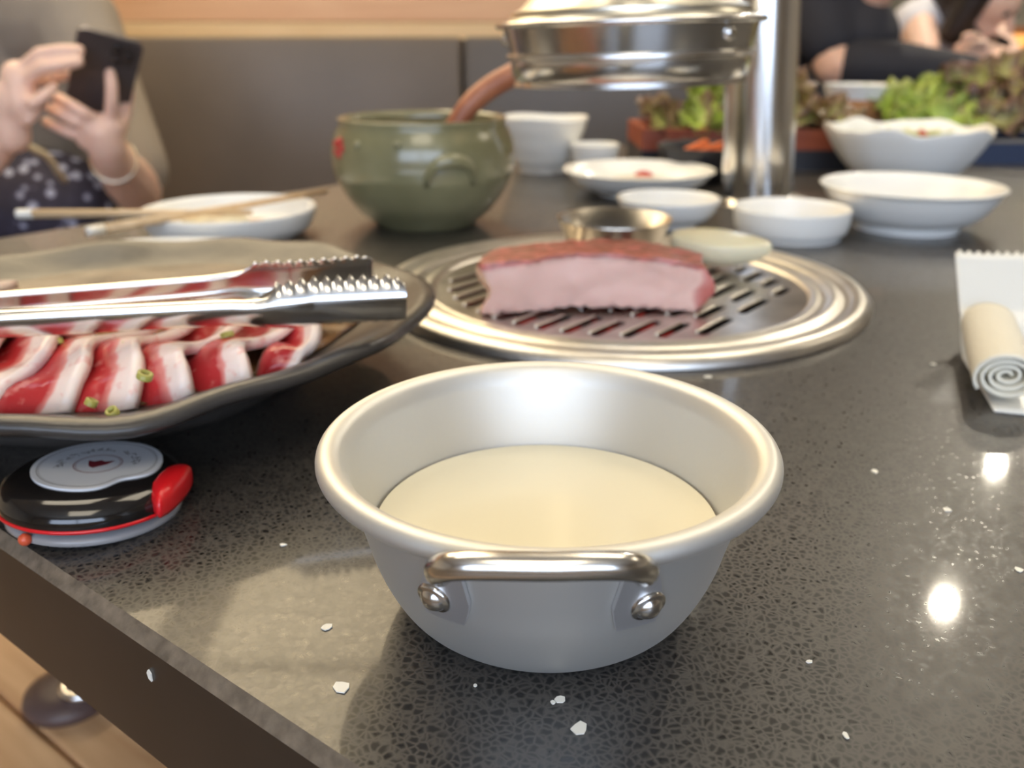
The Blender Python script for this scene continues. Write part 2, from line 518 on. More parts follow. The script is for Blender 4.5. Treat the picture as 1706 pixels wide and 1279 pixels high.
# ------------------------------------------------------------------ dining table with grill well
GC = Vector((0.070, 0.576, 0)); GR = 0.157
A0, A1, B0, B1, TH = -1.15, 0.66, 0.0, 1.15, 0.0457
grel = GC - EO
ga, gb = grel.dot(E1), grel.dot(E2)
tbl = thing('grill_table', 'black speckled quartz dining table with built-in round grill', 'table', (EO.x, EO.y, 0), (0, 0, 0))
def table_top():
    ch = 0.0035
    angs = [2 * math.pi * k / 120 for k in range(120)]
    for (a, b) in ((A0, B0), (A0, B1), (A1, B0), (A1, B1)):
        angs.append(math.atan2(b - gb, a - ga) % (2 * math.pi))
    angs.sort()
    L = {k: [] for k in ('ci', 'ti', 'to', 'so', 'bo', 'bi')}
    V, Fc = [], []
    def add(a, b, z):
        V.append(E1 * a + E2 * b + Vector((0, 0, z))); return len(V) - 1
    hr = GR - 0.03
    for th in angs:
        c, s = math.cos(th), math.sin(th)
        tt = 1e9
        for lim0, lim1, g, d in ((A0 + ch, A1 - ch, ga, c), (B0 + ch, B1 - ch, gb, s)):
            if d > 1e-9: tt = min(tt, (lim1 - g) / d)
            elif d < -1e-9: tt = min(tt, (lim0 - g) / d)
        a, b = ga + c * tt, gb + s * tt
        oa = a + (ch if a > A1 - ch - 1e-4 else -ch if a < A0 + ch + 1e-4 else 0)
        ob = b + (ch if b > B1 - ch - 1e-4 else -ch if b < B0 + ch + 1e-4 else 0)
        L['ti'].append(add(ga + hr * c, gb + hr * s, 0)); L['to'].append(add(a, b, 0))
        L['so'].append(add(oa, ob, -ch)); L['bo'].append(add(oa, ob, -TH)); L['bi'].append(add(ga + hr * c, gb + hr * s, -TH))
    n = len(angs)
    top, edge, side = [], [], []
    for i in range(n):
        j = (i + 1) % n
        top.append((L['ti'][i], L['ti'][j], L['to'][j], L['to'][i]))
        edge.append((L['to'][i], L['to'][j], L['so'][j], L['so'][i]))
        side.append((L['so'][i], L['so'][j], L['bo'][j], L['bo'][i]))
        side.append((L['bo'][i], L['bo'][j], L['bi'][j], L['bi'][i]))
        side.append((L['bi'][i], L['bi'][j], L['ti'][j], L['ti'][i]))
    return V, top, edge, side
V, top, edge, side = table_top()
mk('top', (V, top), M_TABLE, tbl, smooth=False)
mk('sheen_edge', (V, edge), M_EDGE, tbl, smooth=False)
mk('apron', (V, side), M_APRON, tbl, smooth=False)
for a in (-0.9, 0.42):
    c = E1 * a + E2 * 0.75
    mk('leg', xf(join(box(-0.05, 0.05, -0.05, 0.05, ZF + 0.03, -TH), box(-0.25, 0.25, -0.25, 0.25, ZF, ZF + 0.03)), Matrix.Translation(c)), M_APRON, tbl, smooth=False)

# fire well and glowing charcoal
GREL = (E1 * ga + E2 * gb)
mk('fire_well', xf(lathe([(GR - 0.031, -0.001), (GR - 0.04, -0.07), (0.095, -0.085), (0, -0.085), (0, -0.089), (0.1, -0.089), (GR - 0.036, -0.073), (GR - 0.0285, -0.001)], 48), Matrix.Translation(GREL)), mat('soot', srgb(26, 23, 22), 0.8), tbl)

M_COAL = bpy.data.materials.new('glowing_charcoal'); M_COAL.use_nodes = True
nt = M_COAL.node_tree; b = nt.nodes['Principled BSDF']
tc = nt.nodes.new('ShaderNodeTexCoord'); nz = N(nt, 'ShaderNodeTexNoise', Scale=45.0, Detail=4.0)
nt.links.new(tc.outputs['Object'], nz.inputs['Vector'])
r = ramp(nt, [(0.42, (0, 0, 0)), (0.62, (1.0, 0.03, 0.02)), (0.8, (1.0, 0.12, 0.05))], nz.outputs['Fac'])
nt.links.new(r.outputs['Color'], b.inputs['Emission Color']); b.inputs['Emission Strength'].default_value = 0.22
b.inputs['Base Color'].default_value = (0.02, 0.018, 0.018, 1); b.inputs['Roughness'].default_value = 0.9
coal_me = None
for i in range(16):
    a = i * 2.4; rr = 0.025 + 0.068 * math.sqrt(i / 16)
    if coal_me is None:
        vf = ball((0, 0, 0), 0.021, 2)
        vf = ([v * (1 + 0.35 * noise.noise(v * 60)) for v in vf[0]], vf[1])
        o = mk('charcoal', vf, M_COAL, smooth=False); coal_me = o.data
    else:
        o = link_mesh('charcoal', coal_me, None, smooth=False)
    o.location = (GC.x + rr * math.cos(a), GC.y + rr * math.sin(a), -0.062)
    o.rotation_euler = (a, a * 1.7, a * 0.6)
    tag(o, 'glowing red charcoal lump under the slotted grill plate', 'charcoal', 'charcoal lumps in the fire well')

# neighbouring table that continues the row on the right
t2 = thing('neighbour_table', 'black table of the neighbouring party beyond the grill table', 'table', tab(-0.42, 1.96, ZF), (0, 0, EANG))
mk('top', box(-0.80, 0.80, -0.79, 0.79, -ZF - 0.05, -ZF, 0.004), M_TABLE, t2, smooth=False)
mk('leg', join(box(-0.05, 0.05, -0.05, 0.05, 0.03, -ZF - 0.05), box(-0.28, 0.28, -0.28, 0.28, 0, 0.03)), M_APRON, t2, smooth=False)

# wooden bench just under the near table edge (bottom left), plank by plank
sb = thing('wooden_bench', 'light wooden plank bench tucked under the near table edge', 'bench', tab(0.45, 0.10, ZF), (0, 0, EANG))
for i in range(6):
    y0 = -0.22 + i * 0.075
    mk('plank', box(-0.19 - (0.5 if i < 4 else 0), 0.6, y0 + 0.001, y0 + 0.074, 0.425, 0.45, 0.003), M_WOOD_SEAT, sb, smooth=False)
mk('plank', box(-0.8, -0.195, 0.081, 0.228, 0.425, 0.447, 0.003), M_WOOD_SEAT, sb, smooth=False)
for x in (-0.6, 0.5):
    for y in (-0.18, 0.18):
        mk('leg', box(x - 0.025, x + 0.025, y - 0.025, y + 0.025, 0, 0.425, 0.003), M_WOOD_SEAT, sb, smooth=False)
# dark round cap with chrome ring lying on it
dc = gp(118, 1165, -0.30)
t = thing('round_cap', 'dark grey round cap with chrome ring on the wooden bench', 'cap', (dc.x, dc.y, -0.30))
mk('disc', lathe([(0, 0), (0.030, 0), (0.032, 0.004), (0.030, 0.010), (0.018, 0.014), (0, 0.015)], 40), mat('cap_plastic', srgb(92, 74, 70), 0.4), t)
mk('ring', lathe([(0.010, 0.013), (0.016, 0.0135), (0.017, 0.018), (0.013, 0.020), (0.010, 0.018), (0.010, 0.013)], 32), M_POLISH, t, loc=(0.014, -0.004, 0))

# ------------------------------------------------------------------ aluminium bowl of rice wine
BC = Vector((0.0098, 0.2280, 0))
RZ = 0.0507
bowl = thing('rice_wine_bowl', 'satin aluminium bowl with rolled rim and riveted loop handle', 'bowl', BC)
sc(bowl, 1.012)
outer = [(0.0, 0.0008), (0.028, 0.0006), (0.0335, 0.0), (0.0375, 0.0018), (0.0420, 0.0060), (0.0458, 0.0125), (0.0488, 0.0200), (0.0508, 0.0275), (0.0527, 0.0345), (0.0545, 0.0415), (0.0558, 0.0472)]
osm = [(p.x, p.z) for p in smooth_path([(r, 0, z) for r, z in outer], 4)]
rim = []
for k in range(13):
    a = math.pi * 1.05 - k / 12 * math.pi * 1.75 - 0.9
    rim.append((0.0585 + 0.0036 * math.cos(-a - 0.0), RZ - 0.0035 + 0.0034 * math.sin(-a)))
# rolled rim: under-curl outside, over the top, then down the inner wall
rim = [(0.0572, 0.0468), (0.0594, 0.0452), (0.0617, 0.0462), (0.0627, 0.0480), (0.0622, 0.0500), (0.0605, 0.0512), (0.0584, 0.0511), (0.0566, 0.0500), (0.0554, 0.0482)]
th = 0.0012
inner = [(max(0, r - th), z + (th if r < 0.04 else 0.0004)) for r, z in reversed(osm)]
inner = [q for q in inner if q[1] < 0.047]
prof = osm + [(p.x, p.z) for p in smooth_path([(r, 0, z) for r, z in rim], 3)] + inner
mk('body', lathe(prof, 128), M_ALU, bowl)
# handle: two plates with rivets and a bent bar
hx0, hx1 = -0.0262, 0.0203          # local x of the two mounting plates
def wall_pt(x, z):
    # outer wall radius at height z
    for (r0, z0), (r1, z1) in zip(outer[:-1], outer[1:]):
        if z0 <= z <= z1:
            r = r0 + (r1 - r0) * (z - z0) / max(1e-6, z1 - z0)
            return Vector((x, -math.sqrt(max(0, r * r - x * x)), z))
    return Vector((x, -0.05, z))
hd = mk('handle', tube(smooth_path([
    wall_pt(hx0 + 0.001, 0.0405) + Vector((0, 0.0010, 0)), Vector((hx0 + 0.0008, -0.0555, 0.0432)),
    Vector((hx0 + 0.0008, -0.0598, 0.0462)), Vector((hx0 + 0.0015, -0.0640, 0.0495)), Vector((hx0 + 0.005, -0.0675, 0.0525)), Vector((hx0 + 0.012, -0.0690, 0.0535)),
    Vector(((hx0 + hx1) / 2, -0.0695, 0.0536)),
    Vector((hx1 - 0.014, -0.0690, 0.0535)), Vector((hx1 - 0.007, -0.0675, 0.0525)), Vector((hx1 - 0.0030, -0.0640, 0.0495)), Vector((hx1 - 0.0015, -0.0598, 0.0462)),
    Vector((hx1 - 0.0012, -0.0555, 0.0432)), wall_pt(hx1 - 0.001, 0.0405) + Vector((0, 0.0010, 0))], 6), 0.0031, 14), mat('handle_steel', (0.76, 0.74, 0.70, 1), 0.22, 1.0), bowl)
for hx, sg in ((hx0, 1), (hx1, -1)):
    # thin mounting plate that follows the wall
    V, Fc = [], []
    nx, nz = 8, 8
    for layer in (0, 1):
        for j in range(nz + 1):
            for i in range(nx + 1):
                zz = 0.0235 + 0.0190 * j / nz
                wdt = 0.0052 * (0.8 + 0.35 * (1 - abs(2 * j / nz - 0.7)))
                xx = hx + (2 * i / nx - 1) * wdt + sg * 0.0012
                p = wall_pt(xx, zz)
                nrm = Vector((p.x, p.y, -0.02)).normalized()
                V.append(p + nrm * (0.0002 if layer == 0 else 0.0016))
    S = (nx + 1) * (nz + 1)
    for j in range(nz):
        for i in range(nx):
            q = (j * (nx + 1) + i, j * (nx + 1) + i + 1, (j + 1) * (nx + 1) + i + 1, (j + 1) * (nx + 1) + i)
            Fc.append(q[::-1]); Fc.append(tuple(S + k for k in q))
    ring = [i for i in range(nx + 1)] + [(j + 1) * (nx + 1) + nx for j in range(nz)] + [nz * (nx + 1) + nx - 1 - i for i in range(nx)] + [(nz - 1 - j) * (nx + 1) for j in range(nz - 1)]
    for k in range(len(ring)):
        a, b2 = ring[k], ring[(k + 1) % len(ring)]
        Fc.append((a, b2, S + b2, S + a))
    pl = mk('handle_plate', (V, Fc), mat('plate_aluminium', (0.70, 0.70, 0.71, 1), 0.40, 0.85), bowl, sharp=40)
    p = wall_pt(hx - sg * 0.0010, 0.0300)
    nrm = Vector((p.x, p.y, -0.02)).normalized()
    Mx = Matrix.Translation(p + nrm * 0.0015) @ nrm.to_track_quat('Z', 'Y').to_matrix().to_4x4()
    mk('rivet', xf(lathe([(0.0046, -0.001), (0.0046, 0.0004), (0.0042, 0.0009), (0.0034, 0.0009), (0.0032, 0.0013), (0.0026, 0.0020), (0.0015, 0.0027), (0, 0.0029)], 28), Mx), M_POLISH, pl)
# milky rice wine
LZ = 0.0262
for (r0, z0), (r1, z1) in zip(outer[:-1], outer[1:]):
    if z0 <= LZ <= z1:
        lr = r0 + (r1 - r0) * (LZ - z0) / (z1 - z0) - 0.0016
wine = [(0, 0.003)] + [(max(0.0, r - 0.0018), z + 0.0022) for r, z in osm if r > 0.02 and z + 0.0022 < LZ - 0.0006] + [(lr, LZ), (lr - 0.0008, LZ - 0.0003), (lr - 0.004, LZ - 0.0006), (0, LZ - 0.0006)]
tag(mk('rice_wine', lathe(wine, 96), mat('milky_wine', srgb(232, 225, 200), 0.14, spec=0.5), loc=BC, sharp=60),
    'cloudy cream rice wine filling the aluminium bowl', 'drink')

# ------------------------------------------------------------------ call bell
bl = gp(152, 800, 0.012)
bell = thing('call_bell', 'round black table call bell with white printed disc and red button', 'call bell', (bl.x, bl.y, 0), (math.radians(-3), math.radians(3), math.radians(0)))
bell.scale = (0.905,) * 3
mk('base', lathe([(0, 0.0004), (0.0300, 0.0004), (0.0315, 0.0015), (0.0312, 0.0035), (0.028, 0.0045), (0, 0.0045)], 64), mat('clear_white_base', srgb(150, 149, 150), 0.2), bell)
mk('body', lathe([(0.026, 0.0046), (0.0320, 0.0066), (0.0338, 0.0090), (0.0330, 0.0125), (0.0305, 0.0158), (0.0265, 0.0176), (0, 0.0180)], 72), mat('gloss_black', srgb(22, 20, 20), 0.12, coat=0.6), bell)
mk('red_stripe', lathe([(0.0322, 0.0066), (0.0338, 0.0072), (0.0343, 0.0079), (0.0340, 0.0086), (0.0330, 0.0086), (0.0322, 0.0066)], 72), mat('bell_red', srgb(214, 26, 34), 0.3, coat=0.3), bell)
# white disc with one bite taken out beside the red button
pts = []
for k in range(96):
    a = 2 * math.pi * k / 96
    r = 0.0232
    d = (a - math.radians(-42) + math.pi) % (2 * math.pi) - math.pi
    r -= 0.0045 * math.exp(-(d / 0.33) ** 2)
    pts.append((r * math.cos(a), r * math.sin(a)))
DO = Vector((0.0008, 0.0030, 0))
disc = mk('label_disc', prism([(x + DO.x, y + DO.y) for x, y in pts], 0.0176, 0.0186), mat('label_white', srgb(214, 216, 220), 0.3), bell, smooth=False)
M_INK = mat('ink_dark', srgb(70, 56, 58), 0.5); M_INKR = mat('ink_red', srgb(120, 30, 40), 0.5)
def flat_ring(pts, wdt, z):
    V, Fc = [], []
    n = len(pts)
    for (x, y) in pts:
        l = math.hypot(x, y)
        V += [Vector((x + DO.x, y + DO.y, z)), Vector((x * (l - wdt) / l + DO.x, y * (l - wdt) / l + DO.y, z))]
    for i in range(n):
        j = (i + 1) % n
        Fc.append((2 * i, 2 * j, 2 * j + 1, 2 * i + 1))
    return V, Fc
for s, w in ((0.915, 0.00022), (0.885, 0.00012)):
    mk('printed_ring', flat_ring([(x * s, y * s) for x, y in pts], w, 0.01865), M_INK, disc, smooth=False)
for rr_, w in ((0.0088, 0.0003), (0.0080, 0.00018)):
    mk('printed_ring', flat_ring([(rr_ * math.cos(2 * math.pi * k / 64), rr_ * math.sin(2 * math.pi * k / 64)) for k in range(64)], w, 0.01865), M_INKR, disc, smooth=False)
# red emblem like a wide bud
em = [(-0.0046, 0.0026), (-0.0022, 0.0018), (-0.0002, 0.0034), (0.0018, 0.0022), (0.0048, 0.0034), (0.0034, -0.0002), (0.0012, -0.0024), (-0.0004, -0.0040), (-0.0024, -0.0026), (-0.0036, -0.0002)]
mk('emblem', prism([(x + DO.x, y + DO.y) for x, y in em], 0.0186, 0.01868), M_INKR, disc, smooth=False)
# arc of small illegible lettering
gl = []
rg = random.Random(3)
for k in range(30):
    a = math.radians(200 - k * 6.6)
    if k in (9, 18, 19): continue
    for s in range(rg.choice((2, 2, 3))):
        r0 = 0.0136 + rg.uniform(-0.0012, 0.0014)
        aa = a + rg.uniform(-0.045, 0.045)
        c = Vector((r0 * math.cos(aa) + DO.x, r0 * math.sin(aa) + DO.y, 0.0187))
        dirr = Vector((math.cos(aa + rg.choice((0, math.pi / 2)) + rg.uniform(-.4, .4)), math.sin(aa + rg.choice((0, math.pi / 2))), 0)).normalized()
        nn = Vector((-dirr.y, dirr.x, 0))
        L_ = rg.uniform(0.0006, 0.0012)
        gl.append(([c - dirr * L_ - nn * 0.00014, c + dirr * L_ - nn * 0.00014, c + dirr * L_ + nn * 0.00014, c - dirr * L_ + nn * 0.00014], [(0, 1, 2, 3)]))
mk('lettering', join(*gl), M_INK, disc, smooth=False)
# red push button: leaf-shaped domed lobe on the right edge
ol = [gp(px_, py_, 0.013) - bl for px_, py_ in ((256, 838), (243, 818), (252, 798), (272, 780), (296, 771), (315, 773), (308, 792), (290, 815), (272, 831))]
ol = smooth_path([(p.x / 0.905, p.y / 0.905, 0) for p in ol], 5, closed=True)
cen = sum(ol, Vector()) / len(ol)
V, Fc = [], []
lay = [(0.0085, 0.96), (0.0100, 1.0), (0.0135, 1.0), (0.0155, 0.94), (0.0172, 0.78), (0.0180, 0.5), (0.0183, 0.2)]
for (zz, sc__) in lay:
    for p in ol: V.append(Vector((cen.x + (p.x - cen.x) * sc__, cen.y + (p.y - cen.y) * sc__, zz)))
n_ = len(ol)
for i in range(len(lay) - 1):
    for k in range(n_):
        k2 = (k + 1) % n_
        Fc.append((i * n_ + k, i * n_ + k2, (i + 1) * n_ + k2, (i + 1) * n_ + k))
Fc.append(tuple(range(n_))); Fc.append(tuple((len(lay) - 1) * n_ + k for k in range(n_)))
mk('button', (V, Fc), MATS['bell_red'], bell)
mk('indicator', ball((-0.012, -0.0300, 0.003), 0.0024, 2), mat('indicator_orange', srgb(214, 92, 60), 0.3), bell)

# ------------------------------------------------------------------ dark stoneware plate with raw marinated beef
PC = Vector((-0.187, 0.411, 0)); PA, PB = 0.146, 0.147
M_STONE = mat('dark_stoneware', srgb(66, 62, 58), 0.36, noise_scale=30, noise_amt=0.25, bump=0.25, bump_scale=90)
def wob(p, a, r):
    k = r / 0.16
    w = 1 + (0.020 * math.sin(5 * a + 1.0) + 0.012 * math.sin(9 * a) + 0.006 * math.sin(17 * a + 2)) * k
    z = p.z + (0.0014 * math.sin(7 * a) + 0.0010 * math.sin(13 * a + 1)) * max(0, k - 0.7) * 3
    return Vector((p.x * w, p.y * w, z))
pp = [(0, 0.006), (0.078, 0.006), (0.080, 0), (0.088, 0), (0.091, 0.012), (0.098, 0.0205), (0.128, 0.0235), (0.150, 0.0290), (0.158, 0.0325), (0.1605, 0.0350), (0.1590, 0.0378), (0.1540, 0.0385), (0.146, 0.0360), (0.130, 0.0300), (0.112, 0.0268), (0.09, 0.0260), (0, 0.0255)]
ps = [(max(0, p.x), p.z) for p in smooth_path([(r, 0, z) for r, z in pp], 3)]
ps[0] = (0, pp[0][1]); ps[-1] = (0, pp[-1][1])
tag(mk('stoneware_plate', lathe(ps, 120, PA / 0.16, PB / 0.16, wob), M_STONE, loc=PC), 'large dark uneven stoneware plate holding raw marinated beef', 'plate')
M_SAUCE = mat('soy_marinade', srgb(120, 86, 52), 0.08, noise_scale=60, noise_amt=0.4, coat=0.5)
tag(mk('marinade', lathe([(0, 0.0258), (0.118, 0.0282), (0.124, 0.0292), (0.121, 0.0298), (0, 0.0296)], 96, PA / 0.16, PB / 0.16, wob), M_SAUCE, loc=PC), 'thin brown soy marinade pooled around the raw beef', 'sauce')

def meat_mat():
    m = bpy.data.materials.new('marbled_beef')
    m.use_nodes = True
    nt = m.node_tree
    b = nt.nodes['Principled BSDF']
    tc = nt.nodes.new('ShaderNodeTexCoord')
    oi = nt.nodes.new('ShaderNodeObjectInfo')
    add = nt.nodes.new('ShaderNodeVectorMath'); add.operation = 'MULTIPLY_ADD'
    nt.links.new(oi.outputs['Random'], add.inputs[0]); add.inputs[1].default_value = (3, 5, 7)
    nt.links.new(tc.outputs['Object'], add.inputs[2])
    nz = N(nt, 'ShaderNodeTexNoise', Scale=38.0, Detail=3.0)
    nt.links.new(add.outputs[0], nz.inputs['Vector'])
    at_ = nt.nodes.new('ShaderNodeAttribute'); at_.attribute_name = 'across'
    ma = nt.nodes.new('ShaderNodeMath'); ma.operation = 'MULTIPLY_ADD'
    nt.links.new(nz.outputs['Fac'], ma.inputs[0]); ma.inputs[1].default_value = 0.40
    nt.links.new(at_.outputs['Fac'], ma.inputs[2])
    r = ramp(nt, [(0.15, srgb(232, 205, 196)), (0.21, srgb(206, 84, 84)), (0.40, srgb(176, 46, 50)), (0.72, srgb(184, 52, 54)), (0.80, srgb(222, 140, 132)), (0.84, srgb(238, 214, 204)), (1.0, srgb(240, 222, 212))], ma.outputs[0])
    nz2 = N(nt, 'ShaderNodeTexNoise', Scale=160.0, Detail=3.0)
    nt.links.new(add.outputs[0], nz2.inputs['Vector'])
    r2 = ramp(nt, [(0.56, (0, 0, 0)), (0.68, (0.55,) * 3)], nz2.outputs['Fac'])
    mx = nt.nodes.new('ShaderNodeMix'); mx.data_type = 'RGBA'
    nt.links.new(r2.outputs['Color'], mx.inputs[0])
    nt.links.new(r.outputs['Color'], mx.inputs[6]); mx.inputs[7].default_value = srgb(224, 150, 140)
    nt.links.new(mx.outputs[2], b.inputs['Base Color'])
    b.inputs['Roughness'].default_value = 0.22
    b.inputs['Subsurface Weight'].default_value = 0.15
    b.inputs['Subsurface Radius'].default_value = (0.01, 0.003, 0.002)
    b.inputs['Subsurface Scale'].default_value = 0.3
    bp = nt.nodes.new('ShaderNodeBump'); bp.inputs['Strength'].default_value = 0.4; bp.inputs['Distance'].default_value = 0.001
    nt.links.new(nz2.outputs['Fac'], bp.inputs['Height']); nt.links.new(bp.outputs['Normal'], b.inputs['Normal'])
    return m
M_BEEF = meat_mat()
def sheet(fn, nu, nv, thick):
    """closed sheet: fn(u,v)->(point), thickness downwards along normal"""
    P = [[Vector(fn(i / nu, j / nv)) for i in range(nu + 1)] for j in range(nv + 1)]
    V, A, Fc = [], [], []
    for layer in (0, 1):
        for j in range(nv + 1):
            for i in range(nu + 1):
                du = P[j][min(i + 1, nu)] - P[j][max(i - 1, 0)]
                dv = P[min(j + 1, nv)][i] - P[max(j - 1, 0)][i]
                n = du.cross(dv).normalized() if du.cross(dv).length > 0 else Vector((0, 0, 1))
                V.append(P[j][i] + n * (thick / 2 if layer == 0 else -thick / 2)); A.append((i / nu, j / nv))
    S = (nu + 1) * (nv + 1)
    for j in range(nv):
        for i in range(nu):
            q = (j * (nu + 1) + i, j * (nu + 1) + i + 1, (j + 1) * (nu + 1) + i + 1, (j + 1) * (nu + 1) + i)
            Fc.append(q); Fc.append(tuple(S + k for k in q[::-1]))
    ring = [i for i in range(nu + 1)] + [(j + 1) * (nu + 1) + nu for j in range(nv)] + [nv * (nu + 1) + nu - 1 - i for i in range(nu)] + [(nv - 1 - j) * (nu + 1) for j in range(nv - 1)]
    for k in range(len(ring)):
        a, b2 = ring[k], ring[(k + 1) % len(ring)]
        Fc.append((b2, a, S + a, S + b2))
    return (V, Fc), A
def attr(o, name, vals):
    at_ = o.data.attributes.new(name, 'FLOAT', 'POINT')
    at_.data.foreach_set('value', vals)
places = ['leftmost, half out of frame', 'second from the left', 'third from the left', 'fourth from the left', 'in the middle of the row', 'fifth from the bare plate end', 'fourth from the bare plate end', 'third from the bare plate end', 'second from the bare plate end', 'nearest the bare plate end']
rg = random.Random(11)
for i in range(10):
    s = i / 9
    xm = -0.283 + 0.190 * s
    c = Vector((xm, 0.411 - 0.114 * math.sqrt(max(0.05, 1 - ((xm + 0.187) / 0.125) ** 2)), 0))
    w = 0.030 if i < 9 else 0.017
    Ln = 0.108 - 0.046 * s
    ph, amp = rg.uniform(0, 6), rg.uniform(0.7, 1.3)
    tilt = (rg.uniform(-0.25, 0.1) + 0.15) * (1 - s) + 0.02
    def f(u, v, w=w, Ln=Ln, ph=ph, amp=amp, tilt=tilt, s=s):
        x = (u - 0.5) * w * (1 + 0.12 * math.sin(5 * v + ph)) + 0.004 * math.sin(7 * v + ph) + tilt * v * Ln * 0.6
        y = v * Ln
        z = 0.0325 + (0.0070 - 0.003 * s) * math.sin(math.pi * min(1, v * 1.2)) ** 0.7 + 0.008 * (u - 0.35) + 0.0022 * amp * math.sin(9 * v + 4 * u + ph) - 0.0020 * max(0, 0.10 - v) * 30
        return (x, y, z)
    vf, A = sheet(f, 10, 22, 0.0042)
    o = mk('beef_slice', vf, M_BEEF, loc=(c.x, c.y, 0), rot=(0, 0, rg.uniform(-0.06, 0.06)))
    attr(o, 'across', [a[0] * 0.88 - 0.02 for a in A])
    tag(o, 'raw marbled red and white beef slice, ' + places[i], 'meat', 'raw beef slices on the dark plate')
# spring onion rings and sesame flecks on the meat
M_ONION = mat('spring_onion', srgb(170, 164, 84), 0.3)
for i, (px, py) in enumerate([(240, 630), (213, 580), (380, 562), (95, 575), (430, 640), (190, 690), (150, 675)]):
    q = gp(px, py, 0.042 if i < 4 else 0.034)
    rr_ = 0.0028 if i < 4 else 0.0022
    tag(mk('spring_onion_ring', lathe([(rr_, 0), (rr_, 0.0022), (rr_ * 0.6, 0.0024), (rr_ * 0.55, 0.0), (rr_, 0)], 16), M_ONION, loc=q, rot=(0.5 * math.sin(i * 3), 0.4, i)),
        'chopped green spring onion ring scattered over the raw beef', 'spring onion', 'spring onion bits on the beef')

# ------------------------------------------------------------------ tongs
def tong_arm(tip, tail, inward, up_tilt, hgt, name, parent, topdir, botdir):
    tip, tail = Vector(tip), Vector(tail)
    ax = (tip - tail); L = ax.length; ax.normalize()
    up = Vector((0, 0, 1)) + Vector(inward) * up_tilt
    up = (up - ax * ax.dot(up)).normalized()
    inn = (Vector(inward) - ax * ax.dot(Vector(inward))); inn = (inn - up * up.dot(inn)).normalized()
    V, Fc = [], []
    body_n = 30
    st = [(k / body_n) * 0.74 for k in range(body_n + 1)]
    nt_ = 11
    for k in range(nt_ * 4 + 1):
        st.append(0.7405 + 0.2595 * k / (nt_ * 4))
    m = 8
    for s in st:
        inhead = max(0.0, min(1.0, (s - 0.70) / 0.06))
        inhead = inhead * inhead * (3 - 2 * inhead)
        h = hgt * (0.82 + 0.24 * inhead)
        fl = 0.0046 + 0.0030 * inhead
        if s > 0.75:
            k = (s - 0.7405) / 0.2595 * nt_
            tri = abs((k % 1.0) - 0.5) * 2
            fl += 0.0030 * (1 - tri) - 0.0005
        if s > 0.985: fl *= 0.75
        off = -0.0016 * math.sin(math.pi * max(0, min(1, (s - 0.66) / 0.16)))
        c = tail + ax * (s * L) + inn * off
        # section: top flange tip, corner round, web, corner round, bottom flange tip
        sec = [(fl, h / 2), (0.0022, h / 2 + 0.0004), (0.0006, h / 2 - 0.0006), (0, h / 2 - 0.0026), (0, -h / 2 + 0.0026), (0.0006, -h / 2 + 0.0006), (0.0022, -h / 2 - 0.0004), (fl, -h / 2)]
        for q_, (a, b2) in enumerate(sec):
            ex = max(0.0, a - 0.0022) if q_ in (0, 7) else 0.0
            dv = inn * ex if q_ not in (0, 7) else (inn * (1 - 0.55 * inhead) + up * ((topdir if q_ == 0 else botdir) * inhead)) * ex
            V.append(c + inn * (a - ex) + dv + up * b2)
    for i in range(len(st) - 1):
        for j in range(m - 1):
            Fc.append((i * m + j, (i + 1) * m + j, (i + 1) * m + j + 1, i * m + j + 1))
    # closing end web at the tip
    e = (len(st) - 1) * m
    Fc.append(tuple(e + j for j in range(m)))
    o = mk(name, (V, Fc), M_POLISH, parent, sharp=50)
    so = o.modifiers.new('s', 'SOLIDIFY'); so.thickness = 0.0009; so.offset = 0
    return o
tn_tip, tn_tail = at(676, 512, 0.350), at(-260, 560, 0.306)
tf_tip, tf_tail = at(618, 452, 0.405), at(-260, 522, 0.338)
tongs = thing('tongs', 'stainless steel serrated tongs resting across the raw beef plate', 'tongs', (0, 0, 0))
tong_arm(tn_tip, tn_tail, (0.0, 1, 0), -0.38, 0.0120, 'near_arm', tongs, 0.85, -0.5)
tong_arm(tf_tip, tf_tail, (0.0, -1, 0), 0.38, 0.0120, 'far_arm', tongs, 0.8, -0.8)
mid = (tn_tail + tf_tail) / 2
mk('spring_bend', tube(smooth_path([tn_tail, tn_tail + Vector((-0.02, 0.002, 0)), mid + Vector((-0.036, 0, 0)), tf_tail + Vector((-0.02, -0.002, 0)), tf_tail], 6), 0.0055, 10, flat=0.9), M_POLISH, tongs)

